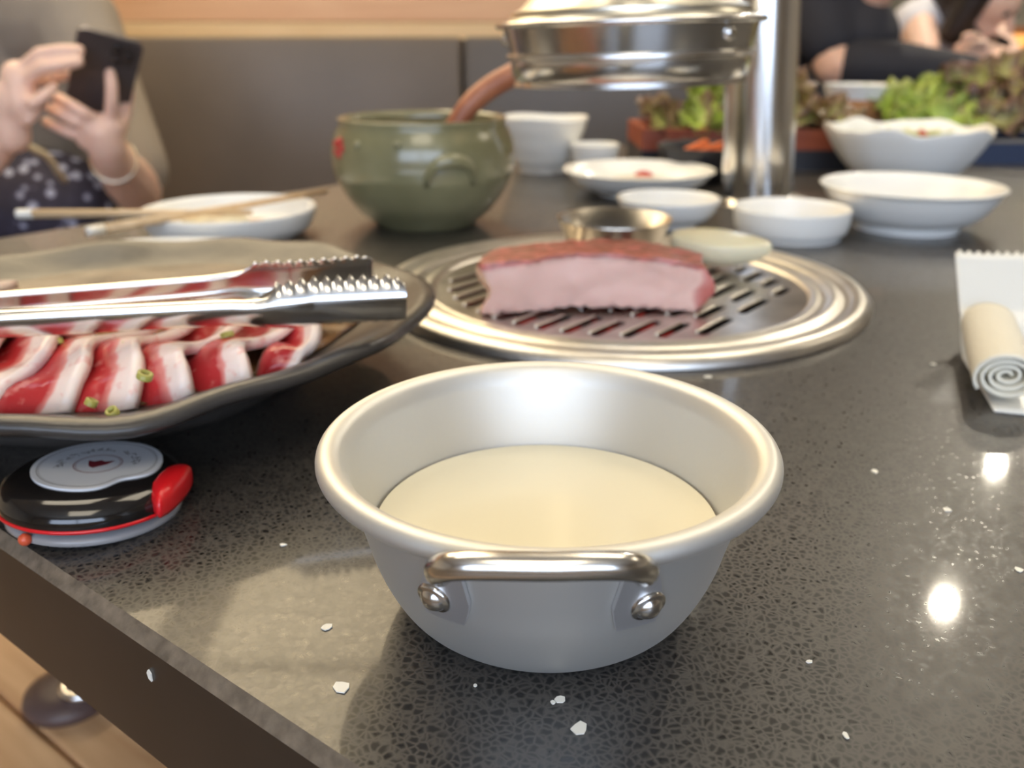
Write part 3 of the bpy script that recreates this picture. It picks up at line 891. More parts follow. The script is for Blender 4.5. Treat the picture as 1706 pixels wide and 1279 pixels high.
# ------------------------------------------------------------------ round grill
grill = thing('tabletop_grill', 'round stainless tabletop grill with ridged rim and slotted plate', 'grill', GC)
sc(grill, 0.741)
G0 = 0.212
gp_prof = [(G0, 0.0006), (G0, 0.004), (G0 - 0.004, 0.0085), (G0 - 0.012, 0.0105), (G0 - 0.017, 0.0085), (G0 - 0.021, 0.0060), (G0 - 0.026, 0.0075), (G0 - 0.030, 0.0100), (G0 - 0.034, 0.0085), (G0 - 0.038, 0.0048), (G0 - 0.043, 0.0070), (G0 - 0.047, 0.0070), (G0 - 0.052, 0.0030), (G0 - 0.054, 0.0005), (G0 - 0.052, -0.003), (G0 - 0.03, 0.0004), (G0, 0.0004)]
mk('rim_ring', lathe(gp_prof, 128), M_STEEL, grill, sharp=70)
def grill_plate():
    cu = bpy.data.curves.new('plate', 'CURVE'); cu.dimensions = '2D'; cu.fill_mode = 'BOTH'
    cu.extrude = 0.0009
    def poly(pts):
        sp = cu.splines.new('POLY'); sp.points.add(len(pts) - 1)
        for q, p in zip(sp.points, pts): q.co = (p[0], p[1], 0, 1)
        sp.use_cyclic_u = True
    RP = G0 - 0.051
    poly([(RP * math.cos(2 * math.pi * k / 96), RP * math.sin(2 * math.pi * k / 96)) for k in range(96)])
    ang = math.radians(52)
    d = Vector((math.cos(ang), math.sin(ang))); n = Vector((-d.y, d.x))
    slots = []
    rin = RP - 0.012
    for i in range(-7, 8):
        off = i * 0.0205
        if abs(off) > rin - 0.012: continue
        half = math.sqrt(rin * rin - off * off)
        start = -half
        while start < half - 0.02:
            ln = 0.052 if (i % 2 == 0) else 0.044
            end = min(start + ln, half)
            if end - start > 0.018:
                slots.append((off, start, end))
            start = end + 0.017
    w = 0.0036
    for off, s0, s1 in slots:
        pts = []
        for c, sgn in ((s1 - w, 0), (s0 + w, math.pi)):
            for k in range(7):
                th_ = sgn - math.pi / 2 + math.pi * k / 6
                p = d * (c + w * math.cos(th_)) + n * (off + w * math.sin(th_))
                pts.append((p.x, p.y))
        poly(pts)
    ob = bpy.data.objects.new('tmpc', cu); COL.objects.link(ob)
    dg = bpy.context.evaluated_depsgraph_get(); dg.update()
    me = bpy.data.meshes.new_from_object(ob.evaluated_get(dg))
    bpy.data.objects.remove(ob)
    return me, slots, d, n
me, slots, gd, gn = grill_plate()
me.materials.clear()
gplate = link_mesh('grill_plate', me, mat('seasoned_steel', (0.50, 0.46, 0.42, 1), 0.30, 1.0, noise_scale=22, noise_amt=0.3, bump=0.05, bump_scale=80), grill, loc=(0, 0, 0.0028), smooth=False)
# pressed lip beside every slot
for off, s0, s1 in slots:
    V = []
    a, b2 = gd * (s0 + 0.002) + gn * (off + 0.0050), gd * (s1 - 0.002) + gn * (off + 0.0050)
    mk('slot_lip', tube([(a.x, a.y, 0.0008), (a.x * .9 + b2.x * .1, a.y * .9 + b2.y * .1, 0.0012), (a.x * .1 + b2.x * .9, a.y * .1 + b2.y * .9, 0.0012), (b2.x, b2.y, 0.0008)], 0.0016, 6), M_STEEL, gplate)

# ------------------------------------------------------------------ pork belly slab on the grill
def pork():
    bm = bmesh.new()
    nx, ny, nz = 44, 16, 16
    LX, LY, LZ_ = 0.152, 0.050, 0.038
    def shape(x, y, z):
        # x,y,z in -.5...5 / 0..1
        u = x + 0.5
        h = LZ_ * (0.92 + 0.10 * math.sin(math.pi * min(1, u * 1.05)) - 0.22 * max(0, u - 0.72) ** 1.2)
        # bottom arches slightly
        zb = 0.004 * math.sin(math.pi * u) * 0.6
        px = x * LX + 0.004 * math.sin(6 * z + y * 3)
        py = y * LY * (1 - 0.12 * max(0, u - 0.8) * 5) + 0.010 * math.sin(math.pi * u) - 0.004 * z
        # round the corners
        rx = 1 - 0.022 * (abs(2 * y) ** 6 + abs(2 * z - 1) ** 6)
        ry = 1 - 0.045 * abs(2 * z - 1) ** 6 - 0.10 * abs(2 * x) ** 8
        p = Vector((px * rx, py * ry, zb + z * (h - zb) * (1 - 0.03 * abs(2 * x) ** 6)))
        nrm = noise.noise(p * 70) * 0.0016 + noise.noise(p * 260) * 0.0009
        edge = 0.0016 * math.sin(u * 95) * max(0, 0.14 - z) / 0.14 * (1 if y < 0 else 0)
        return p + Vector((0, nrm + edge, nrm * 0.8))
    V, Fc, idx = [], [], {}
    fat = []
    def vid(i, j, k):
        key = (i, j, k)
        if key not in idx:
            idx[key] = len(V)
            V.append(shape(i / nx - 0.5, j / ny - 0.5, k / nz))
            fat.append((i / nx, j / ny, k / nz))
        return idx[key]
    for i in range(nx):
        for j in range(ny):
            for k in (0, nz): Fc.append((vid(i, j, k), vid(i + 1, j, k), vid(i + 1, j + 1, k), vid(i, j + 1, k)))
    for i in range(nx):
        for k in range(nz):
            for j in (0, ny): Fc.append((vid(i, j, k), vid(i + 1, j, k), vid(i + 1, j, k + 1), vid(i, j, k + 1)))
    for j in range(ny):
        for k in range(nz):
            for i in (0, nx): Fc.append((vid(i, j, k), vid(i, j + 1, k), vid(i, j + 1, k + 1), vid(i, j, k + 1)))
    return (V, Fc), fat
vf, fat = pork()
m = bpy.data.materials.new('pork_belly'); m.use_nodes = True
nt = m.node_tree; b = nt.nodes['Principled BSDF']
a1_ = nt.nodes.new('ShaderNodeAttribute'); a1_.attribute_name = 'lean'
tc = nt.nodes.new('ShaderNodeTexCoord')
nz_ = N(nt, 'ShaderNodeTexNoise', Scale=55.0, Detail=5.0); nt.links.new(tc.outputs['Object'], nz_.inputs['Vector'])
mp = nt.nodes.new('ShaderNodeMapping'); mp.inputs['Scale'].default_value = (1, 3, 4); nt.links.new(tc.outputs['Object'], mp.inputs['Vector'])
nz3 = N(nt, 'ShaderNodeTexNoise', Scale=90.0, Detail=6.0); nt.links.new(mp.outputs[0], nz3.inputs['Vector'])
ma = nt.nodes.new('ShaderNodeMath'); ma.operation = 'MULTIPLY_ADD'; ma.inputs[1].default_value = 0.35
nt.links.new(nz_.outputs['Fac'], ma.inputs[0]); nt.links.new(a1_.outputs['Fac'], ma.inputs[2])
r = ramp(nt, [(0.30, srgb(238, 198, 186)), (0.46, srgb(242, 204, 192)), (0.60, srgb(216, 150, 142)), (0.80, srgb(200, 112, 104)), (1.0, srgb(182, 84, 80))], ma.outputs[0])
a2_ = nt.nodes.new('ShaderNodeAttribute'); a2_.attribute_name = 'seared'
ma2 = nt.nodes.new('ShaderNodeMath'); ma2.operation = 'MULTIPLY'
r3 = ramp(nt, [(0.40, (0, 0, 0)), (0.54, (1, 1, 1))], nz3.outputs['Fac'])
nt.links.new(r3.outputs['Color'], ma2.inputs[0]); nt.links.new(a2_.outputs['Fac'], ma2.inputs[1])
mx = nt.nodes.new('ShaderNodeMix'); mx.data_type = 'RGBA'
nt.links.new(ma2.outputs[0], mx.inputs[0]); nt.links.new(r.outputs['Color'], mx.inputs[6]); mx.inputs[7].default_value = srgb(108, 68, 44)
nt.links.new(mx.outputs[2], b.inputs['Base Color'])
b.inputs['Roughness'].default_value = 0.38
b.inputs['Subsurface Weight'].default_value = 0.2; b.inputs['Subsurface Radius'].default_value = (0.01, 0.004, 0.003); b.inputs['Subsurface Scale'].default_value = 0.4
pk = gp(985, 520)
slab = mk('pork_belly_slab', vf, m, loc=(pk.x + 0.001, pk.y + 0.004, 0.0040), rot=(0, 0, math.radians(3)), sharp=60)
lean, sear = [], []
for (x, y, z) in fat:
    l = 0.0
    l = max(l, min(1, (z - 0.80 - 0.06 * math.sin(3 * x)) / 0.10))          # meaty band along the top
    l = max(l, min(1, (x - 0.86 + 0.05 * math.sin(5 * z) - 0.07 * (1 - z)) / 0.10)) if x > 0.7 else l   # lean end
    lean.append(max(0.0, l) * 0.58)
    sear.append(max(0.0, min(1.0, (z - 0.84) / 0.10)) * (0.75 if y > 0.04 else 0.5))
sc(slab, 0.88); attr(slab, 'lean', lean); attr(slab, 'seared', sear)
tag(slab, 'thick raw pink pork belly slab with seared top on the grill', 'meat')

# steel sauce cup, onion half
sc_ = gp(1020, 425, 0.004)
scp = Vector((sc_.x, sc_.y - 0.004, 0.0040))
cup = lathe([(0, 0), (0.036, 0), (0.037, 0.001), (0.0505, 0.034), (0.0515, 0.0345), (0.0512, 0.0355), (0.0498, 0.0350), (0.036, 0.0022), (0, 0.002)], 64)
tag(sc(mk('sauce_cup', xf(cup, Matrix.Translation((0, 0, 0))), mat('cup_steel', (0.72, 0.66, 0.56, 1), 0.3, 1.0), loc=scp, sharp=50), 0.81), 'small flared steel sauce cup behind the pork slab', 'cup')
tag(sc(mk('dipping_sauce', lathe([(0, 0.0022), (0.0362, 0.0022), (0.0402, 0.012), (0, 0.012)], 48), mat('pale_sauce', srgb(190, 178, 160), 0.1), loc=scp, sharp=50), 0.81), 'pale liquid sauce inside the small steel cup', 'sauce')
on = gp(1200, 442, 0.006)
V, Fc = ball((0, 0, 0), 1, 4)
V2 = []
for v in V:
    z = v.z if v.z < 0.25 else 0.25 + (v.z - 0.25) * 0.18
    taper = 1 - 0.30 * max(0, v.x)
    V2.append(Vector((v.x * 0.043, v.y * 0.024 * taper, (z + 1) * 0.0185 * (1 - 0.1 * v.x))))
tag(sc(mk('onion_half', (V2, Fc), mat('onion_flesh', srgb(232, 226, 194), 0.25, sss=0.1, noise_scale=20, noise_amt=0.05), loc=(on.x, on.y + 0.006, 0.0058), rot=(math.radians(8), 0, math.radians(-14))), 0.82), 'cream white peeled onion half lying on the grill rim', 'onion')

# ------------------------------------------------------------------ celadon pot and ladle
pb = gp(710, 371)
PR = 0.105
pot = thing('stoneware_pot', 'round olive celadon stoneware pot with small arched lug handles', 'pot', (pb.x, pb.y, 0))
sc(pot, 0.757)
m = bpy.data.materials.new('celadon_glaze'); m.use_nodes = True
nt = m.node_tree; b = nt.nodes['Principled BSDF']
tc = nt.nodes.new('ShaderNodeTexCoord')
nz_ = N(nt, 'ShaderNodeTexNoise', Scale=14.0, Detail=5.0); nt.links.new(tc.outputs['Object'], nz_.inputs['Vector'])
r = ramp(nt, [(0.3, srgb(112, 108, 76)), (0.7, srgb(140, 136, 102))], nz_.outputs['Fac'])
nt.links.new(r.outputs['Color'], b.inputs['Base Color']); b.inputs['Roughness'].default_value = 0.28
b.inputs['Coat Weight'].default_value = 0.7; b.inputs['Coat Roughness'].default_value = 0.08
M_CEL = m
po = [(0, 0.003), (0.050, 0.003), (0.052, 0), (0.058, 0), (0.060, 0.004), (0.076, 0.016), (0.091, 0.035), (0.101, 0.056), (0.1035, 0.062), (0.1030, 0.064), (0.1048, 0.070), (0.1042, 0.072), (0.1052, 0.080), (0.1035, 0.094), (0.0990, 0.106), (0.0950, 0.112), (0.0945, 0.117), (0.0962, 0.1205), (0.0935, 0.1215), (0.0895, 0.118), (0.0900, 0.110), (0.096, 0.095), (0.098, 0.075), (0.09, 0.04), (0.06, 0.012), (0, 0.008)]
mk('body', lathe(po, 96), M_CEL, pot)
for az in (-90 + 21, 90 + 21):
    Rm = Matrix.Rotation(math.radians(az), 4, 'Z')
    pth = []
    for k in range(13):
        th_ = math.pi * k / 12
        y = -0.026 * math.cos(th_)
        zz = 0.060 + 0.027 * math.sin(th_) ** 0.8 - 0.002
        rad_ = 0.101 + 0.010 * math.sin(th_)
        pth.append(Rm @ Vector((math.sqrt(max(0, rad_ ** 2 - y * y)), y, zz)))
    mk('lug_handle', tube(pth, lambda s: 0.0040 + 0.0035 * math.sin(math.pi * s), 12), M_CEL, pot)
rm = at(573, 243, pb.y - 0.055) - Vector((pb.x, pb.y, 0))
dirm = Vector((rm.x, rm.y, 0)).normalized()
def on_pot(az, zz, r_=0.1046):
    return Vector((r_ * math.cos(az), r_ * math.sin(az), zz))
azm = math.radians(180 + 33)
fl_ = []
for k in range(5):
    a = 2 * math.pi * k / 5
    az, zz = azm + 0.075 * math.cos(a), 0.092 + 0.0075 * math.sin(a)
    c = on_pot(az, zz, 0.1030)
    fl_.append(ball(c, 0.0055, 2, (0.8, 0.8, 0.9)))
mk('red_mark', join(*fl_), mat('pot_red', srgb(178, 52, 44), 0.4), pot)
for az, zz in ((math.radians(-128), 0.098), (math.radians(-100), 0.1), (math.radians(-20), 0.09)):
    mk('knob', ball(on_pot(az, zz, 0.1015), 0.0045, 2), M_CEL, pot)
tag(sc(mk('soup', lathe([(0, 0.0085), (0.06, 0.0125), (0.09, 0.041), (0.0972, 0.076), (0.0945, 0.094), (0, 0.094)], 48), mat('soup_brown', srgb(120, 92, 66), 0.15), loc=(pb.x, pb.y, 0)), 0.757), 'brown soup inside the celadon pot', 'soup')
la, lb = at(770, 192, pb.y - 0.01), at(868, 118, pb.y - 0.005)
ladle = thing('ladle', 'brown wooden ladle leaning out of the celadon pot', 'ladle', (0, 0, 0))
mk('handle', tube(smooth_path([la + Vector((-0.026, 0, -0.042)), la, la.lerp(lb, 0.45) + Vector((-0.002, 0, 0.004)), lb, lb + Vector((0.038, 0.008, 0.015)), lb + Vector((0.064, 0.011, 0.021))], 6), lambda s: 0.0080 + 0.0015 * math.sin(3 * s), 14), wood_mat('ladle_wood', srgb(150, 88, 62), srgb(186, 122, 90), 10, (3, 3, 3), 0.4), ladle)
bz = la + Vector((-0.030, 0, -0.050))
mk('scoop', xf(lathe([(0, 0), (0.011, 0.002), (0.018, 0.008), (0.020, 0.015), (0.019, 0.015), (0.016, 0.008), (0, 0.002)], 32), Matrix.Translation(bz) ), bpy.data.materials['ladle_wood'], ladle)

# ------------------------------------------------------------------ white dishes
def dish_prof(R, h, foot, t=0.004, foot_h=0.005, curve=0.6, lip=0.0):
    P = [(0, foot_h * 0.8), (foot - 0.004, foot_h * 0.8), (foot - 0.003, 0), (foot, 0), (foot + 0.001, foot_h)]
    n = 7
    for k in range(1, n + 1):
        s = k / n
        P.append((foot + (R - foot) * s ** curve, foot_h + (h - foot_h) * s ** (1.25)))
    P.append((R + lip, h + 0.0005)); P.append((R + lip - t * 0.3, h + t * 0.45)); P.append((R - t, h))
    for k in range(n - 1, 0, -1):
        s = k / n
        P.append((max(0.001, foot + (R - foot) * s ** curve - t), foot_h + (h - foot_h) * s ** 1.25 + t * 0.6 * (1 - s)))
    P.append((foot * 0.8, foot_h + t * 0.7)); P.append((0, foot_h + t * 0.6))
    return P
def dish(name, px, py, R, h, foot, label, cat, m=M_WHITE, fn=None, seg=80, sy=1.0, pos=None, k=1.0, **kw):
    c = gp(px, py) if pos is None else Vector(pos)
    return tag(sc(mk(name, lathe(dish_prof(R, h, foot, **kw), seg, 1, sy, fn), m, loc=(c.x, c.y, 0), sharp=60), k), label, cat), c

ridged = lambda p, a, r: Vector((p.x * (1 + 0.018 * math.sin(p.z * 330)), p.y * (1 + 0.018 * math.sin(p.z * 330)), p.z))
c = gp(905, 284)
rbp = [(0, 0.004), (0.045, 0.004), (0.046, 0), (0.050, 0), (0.051, 0.012)] + [(0.056 + 0.034 * (k / 24) ** 0.9 + 0.0006 * math.sin(k / 24 * 6 * math.pi), 0.014 + 0.090 * k / 24) for k in range(25)] + [(0.0885, 0.107), (0.086, 0.104), (0.07, 0.05), (0.048, 0.010), (0, 0.008)]
tag(sc(mk('rice_bowl', lathe(rbp, 72, fn=lambda p, a, r: Vector((p.x, p.y, p.z + (0.002 * math.sin(3 * a + 1) if p.z > 0.09 else 0)))), M_WHITE, loc=(c.x, c.y, 0), sharp=60), 0.606), 'tall white ridged bowl standing right behind the celadon pot', 'bowl')
dish('side_cup', 990, 0, 0.043, 0.053, 0.028, 'small white cup partly hidden behind the wide side-dish bowl', 'cup', pos=(at(990, 258, 1.10).x, 1.10, 0), k=0.69)
d1, c1 = dish('side_dish_bowl', 1062, 322, 0.1145, 0.036, 0.062, 'wide shallow white bowl with a red morsel inside', 'bowl', lip=0.002, k=0.69)
d2, c2 = dish('saucer', 1111, 373, 0.0595, 0.030, 0.034, 'plain white saucer between the steel cup and the pole', 'saucer', t=0.0035, curve=0.42, k=0.76)
d3, c3 = dish('sauce_dish', 1315, 393, 0.0605, 0.0295, 0.052, 'low round white dish with straight sides beside the onion', 'dish', t=0.0045, curve=0.28, k=0.785)
d4, c4 = dish('oval_plate', 1508, 379, 0.0955, 0.047, 0.056, 'wide white footed plate in front of the salad bowl', 'plate', curve=0.62, foot_h=0.008, lip=0.002, k=0.775)
wav = lambda p, a, r: p * 1.0 if r < 0.07 else Vector((p.x * (1 + 0.03 * math.sin(5 * a + 0.5) * (r - 0.07) / 0.07), p.y * (1 + 0.03 * math.sin(5 * a + 0.5) * (r - 0.07) / 0.07), p.z + (0.005 * math.sin(6 * a + 2.4) + 0.0025 * math.sin(11 * a)) * (r - 0.07) / 0.07))
d5, c5 = dish('salad_bowl', 1500, 304, 0.128, 0.087, 0.056, 'white wavy-rimmed bowl of shredded salad', 'bowl', fn=wav, curve=0.7, t=0.005, k=0.70)
# red chilli morsel, food traces
q = Vector((c1.x + 0.006, c1.y + 0.003, 0.0090))
tag(sc(mk('chilli_morsel', xf(ball((0, 0, 0), 0.014, 3, (1.1, 0.9, 0.7)), Matrix.Translation((0, 0, 0.011))), mat('chilli_red', srgb(196, 64, 52), 0.4, bump=0.5, bump_scale=150), loc=q), 0.69), 'red seasoned morsel in the wide shallow white bowl', 'food')
tag(sc(mk('side_dish_food', xf(ball((0, 0, 0), 0.05, 3, (1, 0.9, 0.22)), Matrix.Translation((0, 0, 0.010))), mat('pickle_pale', srgb(226, 220, 204), 0.35, noise_scale=60, noise_amt=0.12, bump=0.5), loc=(c1.x, c1.y, 0.0042)), 0.69), 'pale pickles covering the bottom of the wide shallow bowl', 'food')
tag(sc(mk('brown_sauce', xf(ball((0, 0, 0), 0.034, 3, (1, 0.7, 0.12)), Matrix.Translation((0, 0, 0.005))), mat('sauce_beige', srgb(206, 172, 128), 0.3, noise_scale=90, noise_amt=0.3), loc=(c3.x + 0.006, c3.y, 0.0056)), 0.785), 'beige sauce remains in the low straight-sided dish', 'sauce')
tag(sc(mk('plate_leftovers', xf(ball((0, 0, 0), 0.045, 3, (1, 0.8, 0.2)), Matrix.Translation((0, 0, 0.009))), mat('leftover_beige', srgb(228, 208, 172), 0.4, noise_scale=70, noise_amt=0.25, bump=0.5), loc=(c4.x + 0.009, c4.y, 0.0074)), 0.78), 'beige leftovers in the wide white footed plate', 'food')
# shredded salad
V, Fc = [], []
rg = random.Random(5)
parts_ = []
for k in range(170):
    a, rr_ = rg.uniform(0, 6.28), 0.085 * math.sqrt(rg.random())
    cpt = Vector((rr_ * math.cos(a), rr_ * math.sin(a), 0.060 + rg.uniform(0, 0.030) * (1 - rr_ / 0.11)))
    dv = Vector((rg.uniform(-1, 1), rg.uniform(-1, 1), rg.uniform(-0.25, 0.3))).normalized() * rg.uniform(0.014, 0.03)
    bend = Vector((rg.uniform(-1, 1), rg.uniform(-1, 1), rg.uniform(0, 1))) * 0.006
    parts_.append(tube([cpt - dv, cpt + bend, cpt + dv], 0.0020, 5))
core = ball((0, 0, 0.050), 0.078, 3, (1, 1, 0.28))
sal = mk('shredded_salad', join(core, *parts_), mat('salad_pale', srgb(206, 206, 138), 0.4, noise_scale=28, noise_amt=0.30), loc=(c5.x, c5.y, 0))
sc(sal, 0.68)
tag(sal, 'pale green shredded vegetable salad heaped in the wavy white bowl', 'salad', kind='stuff')
tag(sc(mk('chilli_flake', xf(ball((0, 0, 0), 0.008, 2, (1.2, 0.8, 0.6)), Matrix.Rotation(0.5, 4, 'Y')), MATS['chilli_red'], loc=(c5.x + 0.004, c5.y - 0.030, 0.057)), 0.68), 'red pepper piece on top of the shredded salad', 'pepper')

# left white plate with leftovers, boat dish in front, chopsticks
d6, c6 = dish('supper_plate', 387, 393, 0.0905, 0.029, 0.066, 'white round plate with leftovers under the crossed chopsticks', 'plate', curve=0.3, t=0.004, k=0.785)
for k, (dx, dy, s, nm) in enumerate([(-0.005, -0.02, 0.03, 'pale leftover heap'), (0.028, -0.005, 0.016, 'tan leftover lump'), (-0.035, 0.01, 0.02, 'cream leftover morsel')]):
    tag(sc(mk('leftover_food', xf(ball((0, 0, 0), s, 3, (1, 0.8, 0.42)), Matrix.Translation((0, 0, s * 0.35))), mat('leftover%d' % k, (srgb(236, 226, 196), srgb(214, 176, 134), srgb(232, 220, 190))[k], 0.45, noise_scale=60, noise_amt=0.15, bump=0.6), loc=(c6.x + dx * 0.785, c6.y + dy * 0.785, 0.0060)), 0.785),
        nm + ' on the white plate below the chopsticks', 'food')
bpos = at(287, 396, 0.62)
dish('boat_dish', 0, 0, 0.060, 0.020, 0.036, 'small white dish half hidden behind the dark stoneware plate', 'dish', pos=(bpos.x, 0.62, 0), k=0.82,
     fn=lambda p, a, r: Vector((p.x, p.y, p.z + (0.003 * math.cos(2 * a) if r > 0.05 else 0))))
M_BAMBOO = wood_mat('bamboo', srgb(202, 170, 128), srgb(224, 196, 156), 14, (2, 8, 8))
M_TIPW = mat('chopstick_end', srgb(236, 232, 222), 0.4)
for (a, b2, where) in ((at(28, 356, 0.690), at(420, 354, 0.70), 'lying straight toward the person'), (at(145, 386, 0.635), at(545, 322, 0.812), 'crossing over the white plate to its far rim')):
    b2 = Vector((b2.x, b2.y, max(b2.z, 0.0270)))
    a = Vector((a.x, a.y, a.z))
    t = thing('chopstick', 'pale bamboo chopstick ' + where, 'chopstick', (0, 0, 0), group='pair of chopsticks')
    dd = (b2 - a).normalized()
    mk('shaft', tube([a + dd * 0.012, a.lerp(b2, 0.5), b2], lambda s: 0.0037 - 0.0017 * s, 8), M_BAMBOO, t)
    mk('white_end', tube([a, a + dd * 0.002, a + dd * 0.0125], lambda s: 0.0035 + 0.0004 * s, 8), M_TIPW, t)

# ------------------------------------------------------------------ exhaust hood and pole
HC = at(1049, 100, 0.64)
hood = thing('exhaust_hood', 'low round stainless exhaust hood hanging over the grill', 'exhaust hood', (HC.x, HC.y, 0.1265), (0, math.radians(-1.6), 0))
sc(hood, 0.82)
HR = 0.1085
mk('drum', lathe([(HR - 0.0165, 0.0), (HR - 0.0140, 0.0), (HR - 0.0150, 0.004), (HR - 0.0125, 0.006), (HR - 0.0120, 0.020), (HR - 0.0085, 0.0215), (HR - 0.0085, 0.0235), (HR - 0.0110, 0.025), (HR - 0.0060, 0.046), (HR - 0.0075, 0.046), (HR - 0.0130, 0.022), (HR - 0.0150, 0.006), (HR - 0.0165, 0.0)], 96), M_POLISH, hood, sharp=50)
mk('rim', lathe([(HR - 0.008, 0.044), (HR - 0.002, 0.0435), (HR, 0.0455), (HR - 0.001, 0.048), (HR - 0.006, 0.0490), (HR - 0.010, 0.0485), (HR - 0.008, 0.044)], 96), M_POLISH, hood)
mk('cover', lathe([(HR - 0.009, 0.0485), (HR - 0.013, 0.0530), (HR - 0.013, 0.0555), (HR - 0.020, 0.0575), (0.062, 0.083), (0.050, 0.090), (0.050, 0.088), (0.06, 0.081), (HR - 0.020, 0.0555), (HR - 0.011, 0.0485)], 96), mat('hood_cream', (0.80, 0.77, 0.66, 1), 0.30, 1.0), hood, sharp=50)
mk('duct', lathe([(0.049, 0.086), (0.049, 0.30), (0.055, 0.302), (0.055, 0.312), (0.046, 0.314), (0.046, (ZC - 0.1265) / 0.82 - 0.004)], 48), M_POLISH, hood, sharp=50)
mk('filter', lathe([(0, 0.010), (HR - 0.0155, 0.010), (HR - 0.0155, 0.012), (0, 0.012)], 64), M_APRON, hood, sharp=50)
for az in (-90 + 39, -90 - 95):
    a = math.radians(az)
    p = Vector(((HR - 0.0082) * math.cos(a), (HR - 0.0082) * math.sin(a), 0.036))
    nrm = Vector((math.cos(a), math.sin(a), -0.15)).normalized()
    Mx = Matrix.Translation(p) @ nrm.to_track_quat('Z', 'Y').to_matrix().to_4x4()
    mk('screw', xf(lathe([(0.0052, -0.001), (0.0052, 0.001), (0.0038, 0.003), (0.0015, 0.0036), (0, 0.0036)], 20), Mx), M_POLISH, hood)
pc = gp(1261, 336)
pole = thing('steel_pole', 'tall polished stainless steel duct pole behind the hood', 'pole', (pc.x, pc.y, 0), (0, math.radians(-4), 0))
sc(pole, (0.708, 0.708, 1))
mk('tube', lathe([(0.049, 0.004), (0.049, 0.9), (0.0485, 0.9), (0.0485, ZC)], 64), M_POLISH, pole, sharp=50)
mk('flange', lathe([(0.0495, 0.0), (0.068, 0.0), (0.068, 0.003), (0.056, 0.006), (0.0495, 0.008)], 64), M_POLISH, pole, sharp=50)

# ------------------------------------------------------------------ lettuce heaps in the background
def lettuce_mat(name, core, mid, edge):
    m = bpy.data.materials.new(name); m.use_nodes = True
    nt = m.node_tree; b = nt.nodes['Principled BSDF']
    a_ = nt.nodes.new('ShaderNodeAttribute'); a_.attribute_name = 'rim'
    tc = nt.nodes.new('ShaderNodeTexCoord')
    nz = N(nt, 'ShaderNodeTexNoise', Scale=30.0, Detail=4.0); nt.links.new(tc.outputs['Object'], nz.inputs['Vector'])
    ma = nt.nodes.new('ShaderNodeMath'); ma.operation = 'MULTIPLY_ADD'; ma.inputs[1].default_value = 0.5
    nt.links.new(nz.outputs['Fac'], ma.inputs[0]); nt.links.new(a_.outputs['Fac'], ma.inputs[2])
    r = ramp(nt, [(0.3, core), (0.7, mid), (1.0, edge)], ma.outputs[0])
    nt.links.new(r.outputs['Color'], b.inputs['Base Color']); b.inputs['Roughness'].default_value = 0.4
    return m
LM = [lettuce_mat('lettuce_green', srgb(208, 216, 130), srgb(168, 190, 74), srgb(140, 150, 66)),
      lettuce_mat('lettuce_red', srgb(182, 184, 108), srgb(150, 142, 84), srgb(118, 86, 64)),
      lettuce_mat('lettuce_dark', srgb(150, 150, 96), srgb(110, 108, 70), srgb(96, 62, 54))]
def leaf(R, seed):
    rg = random.Random(seed)
    ph = [rg.uniform(0, 6.28) for _ in range(4)]
    nR, nA = 7, 40
    V, A, Fc = [Vector((0, 0, 0))], [0.0], []
    for i in range(1, nR + 1):
        q = i / nR
        for k in range(nA):
            a = 2 * math.pi * k / nA
            rad_ = R * q * (1 + 0.14 * math.sin(2 * a + ph[0]) + 0.08 * math.sin(5 * a + ph[1]))
            z = 0.30 * R * q * q + R * 0.16 * q ** 2.5 * math.sin(7 * a + ph[2]) + R * 0.09 * q ** 3 * math.sin(13 * a + ph[3])
            V.append(Vector((rad_ * math.cos(a), rad_ * 0.8 * math.sin(a), z))); A.append(q)
    for k in range(nA):
        k2 = (k + 1) % nA
        Fc.append((0, 1 + k, 1 + k2))
        for i in range(nR - 1):
            Fc.append((1 + i * nA + k, 1 + (i + 1) * nA + k, 1 + (i + 1) * nA + k2, 1 + i * nA + k2))
    return (V, Fc), A
leaf_me = {}
ORD = ['leftmost', 'second from left', 'third from left', 'fourth from left', 'fifth from left', 'sixth from left', 'seventh from left', 'eighth from left', 'ninth from left']
ROW = ['front row', 'middle row', 'back row']
def lettuce(pos, R, seed, rot, mi, label, group):
    key = (seed % 4, mi)
    if key not in leaf_me:
        vf, A = leaf(0.06, seed % 4)
        o = mk('lettuce_leaf', vf, LM[mi])
        attr(o, 'rim', [a * 0.75 for a in A])
        so = o.modifiers.new('s', 'SOLIDIFY'); so.thickness = 0.0012
        leaf_me[key] = o
    else:
        o = leaf_me[key].copy(); COL.objects.link(o)
    o.location = pos; o.rotation_euler = rot; o.scale = (R / 0.06,) * 3
    tag(o, label, 'lettuce', group)

M_RBOARD = wood_mat('red_board', srgb(140, 66, 42), srgb(164, 86, 58), 6, (2, 10, 10))
M_BLACKTRAY = mat('black_tray', srgb(40, 42, 50), 0.4)
M_BLUETRAY = mat('blue_tray', srgb(50, 62, 88), 0.4)
def crate(name, c, w, d, h0, h1, label, rz, mb, mr):
    t = thing(name, label, 'tray', c, (0, 0, rz))
    def shell(z0, z1, th):
        return join(box(-w / 2, w / 2, -d / 2, -d / 2 + th, z0, z1), box(-w / 2, w / 2, d / 2 - th, d / 2, z0, z1), box(-w / 2, -w / 2 + th, -d / 2 + th, d / 2 - th, z0, z1), box(w / 2 - th, w / 2, -d / 2 + th, d / 2 - th, z0, z1))
    mk('base', join(shell(0, h0, 0.010), box(-w / 2 + 0.01, w / 2 - 0.01, -d / 2 + 0.01, d / 2 - 0.01, h0 * 0.4, h0 * 0.6)), mb, t, smooth=False)
    if h1 > h0:
        mk('raised_rim', shell(h0, h1, 0.012), mr, t, smooth=False)
    return t
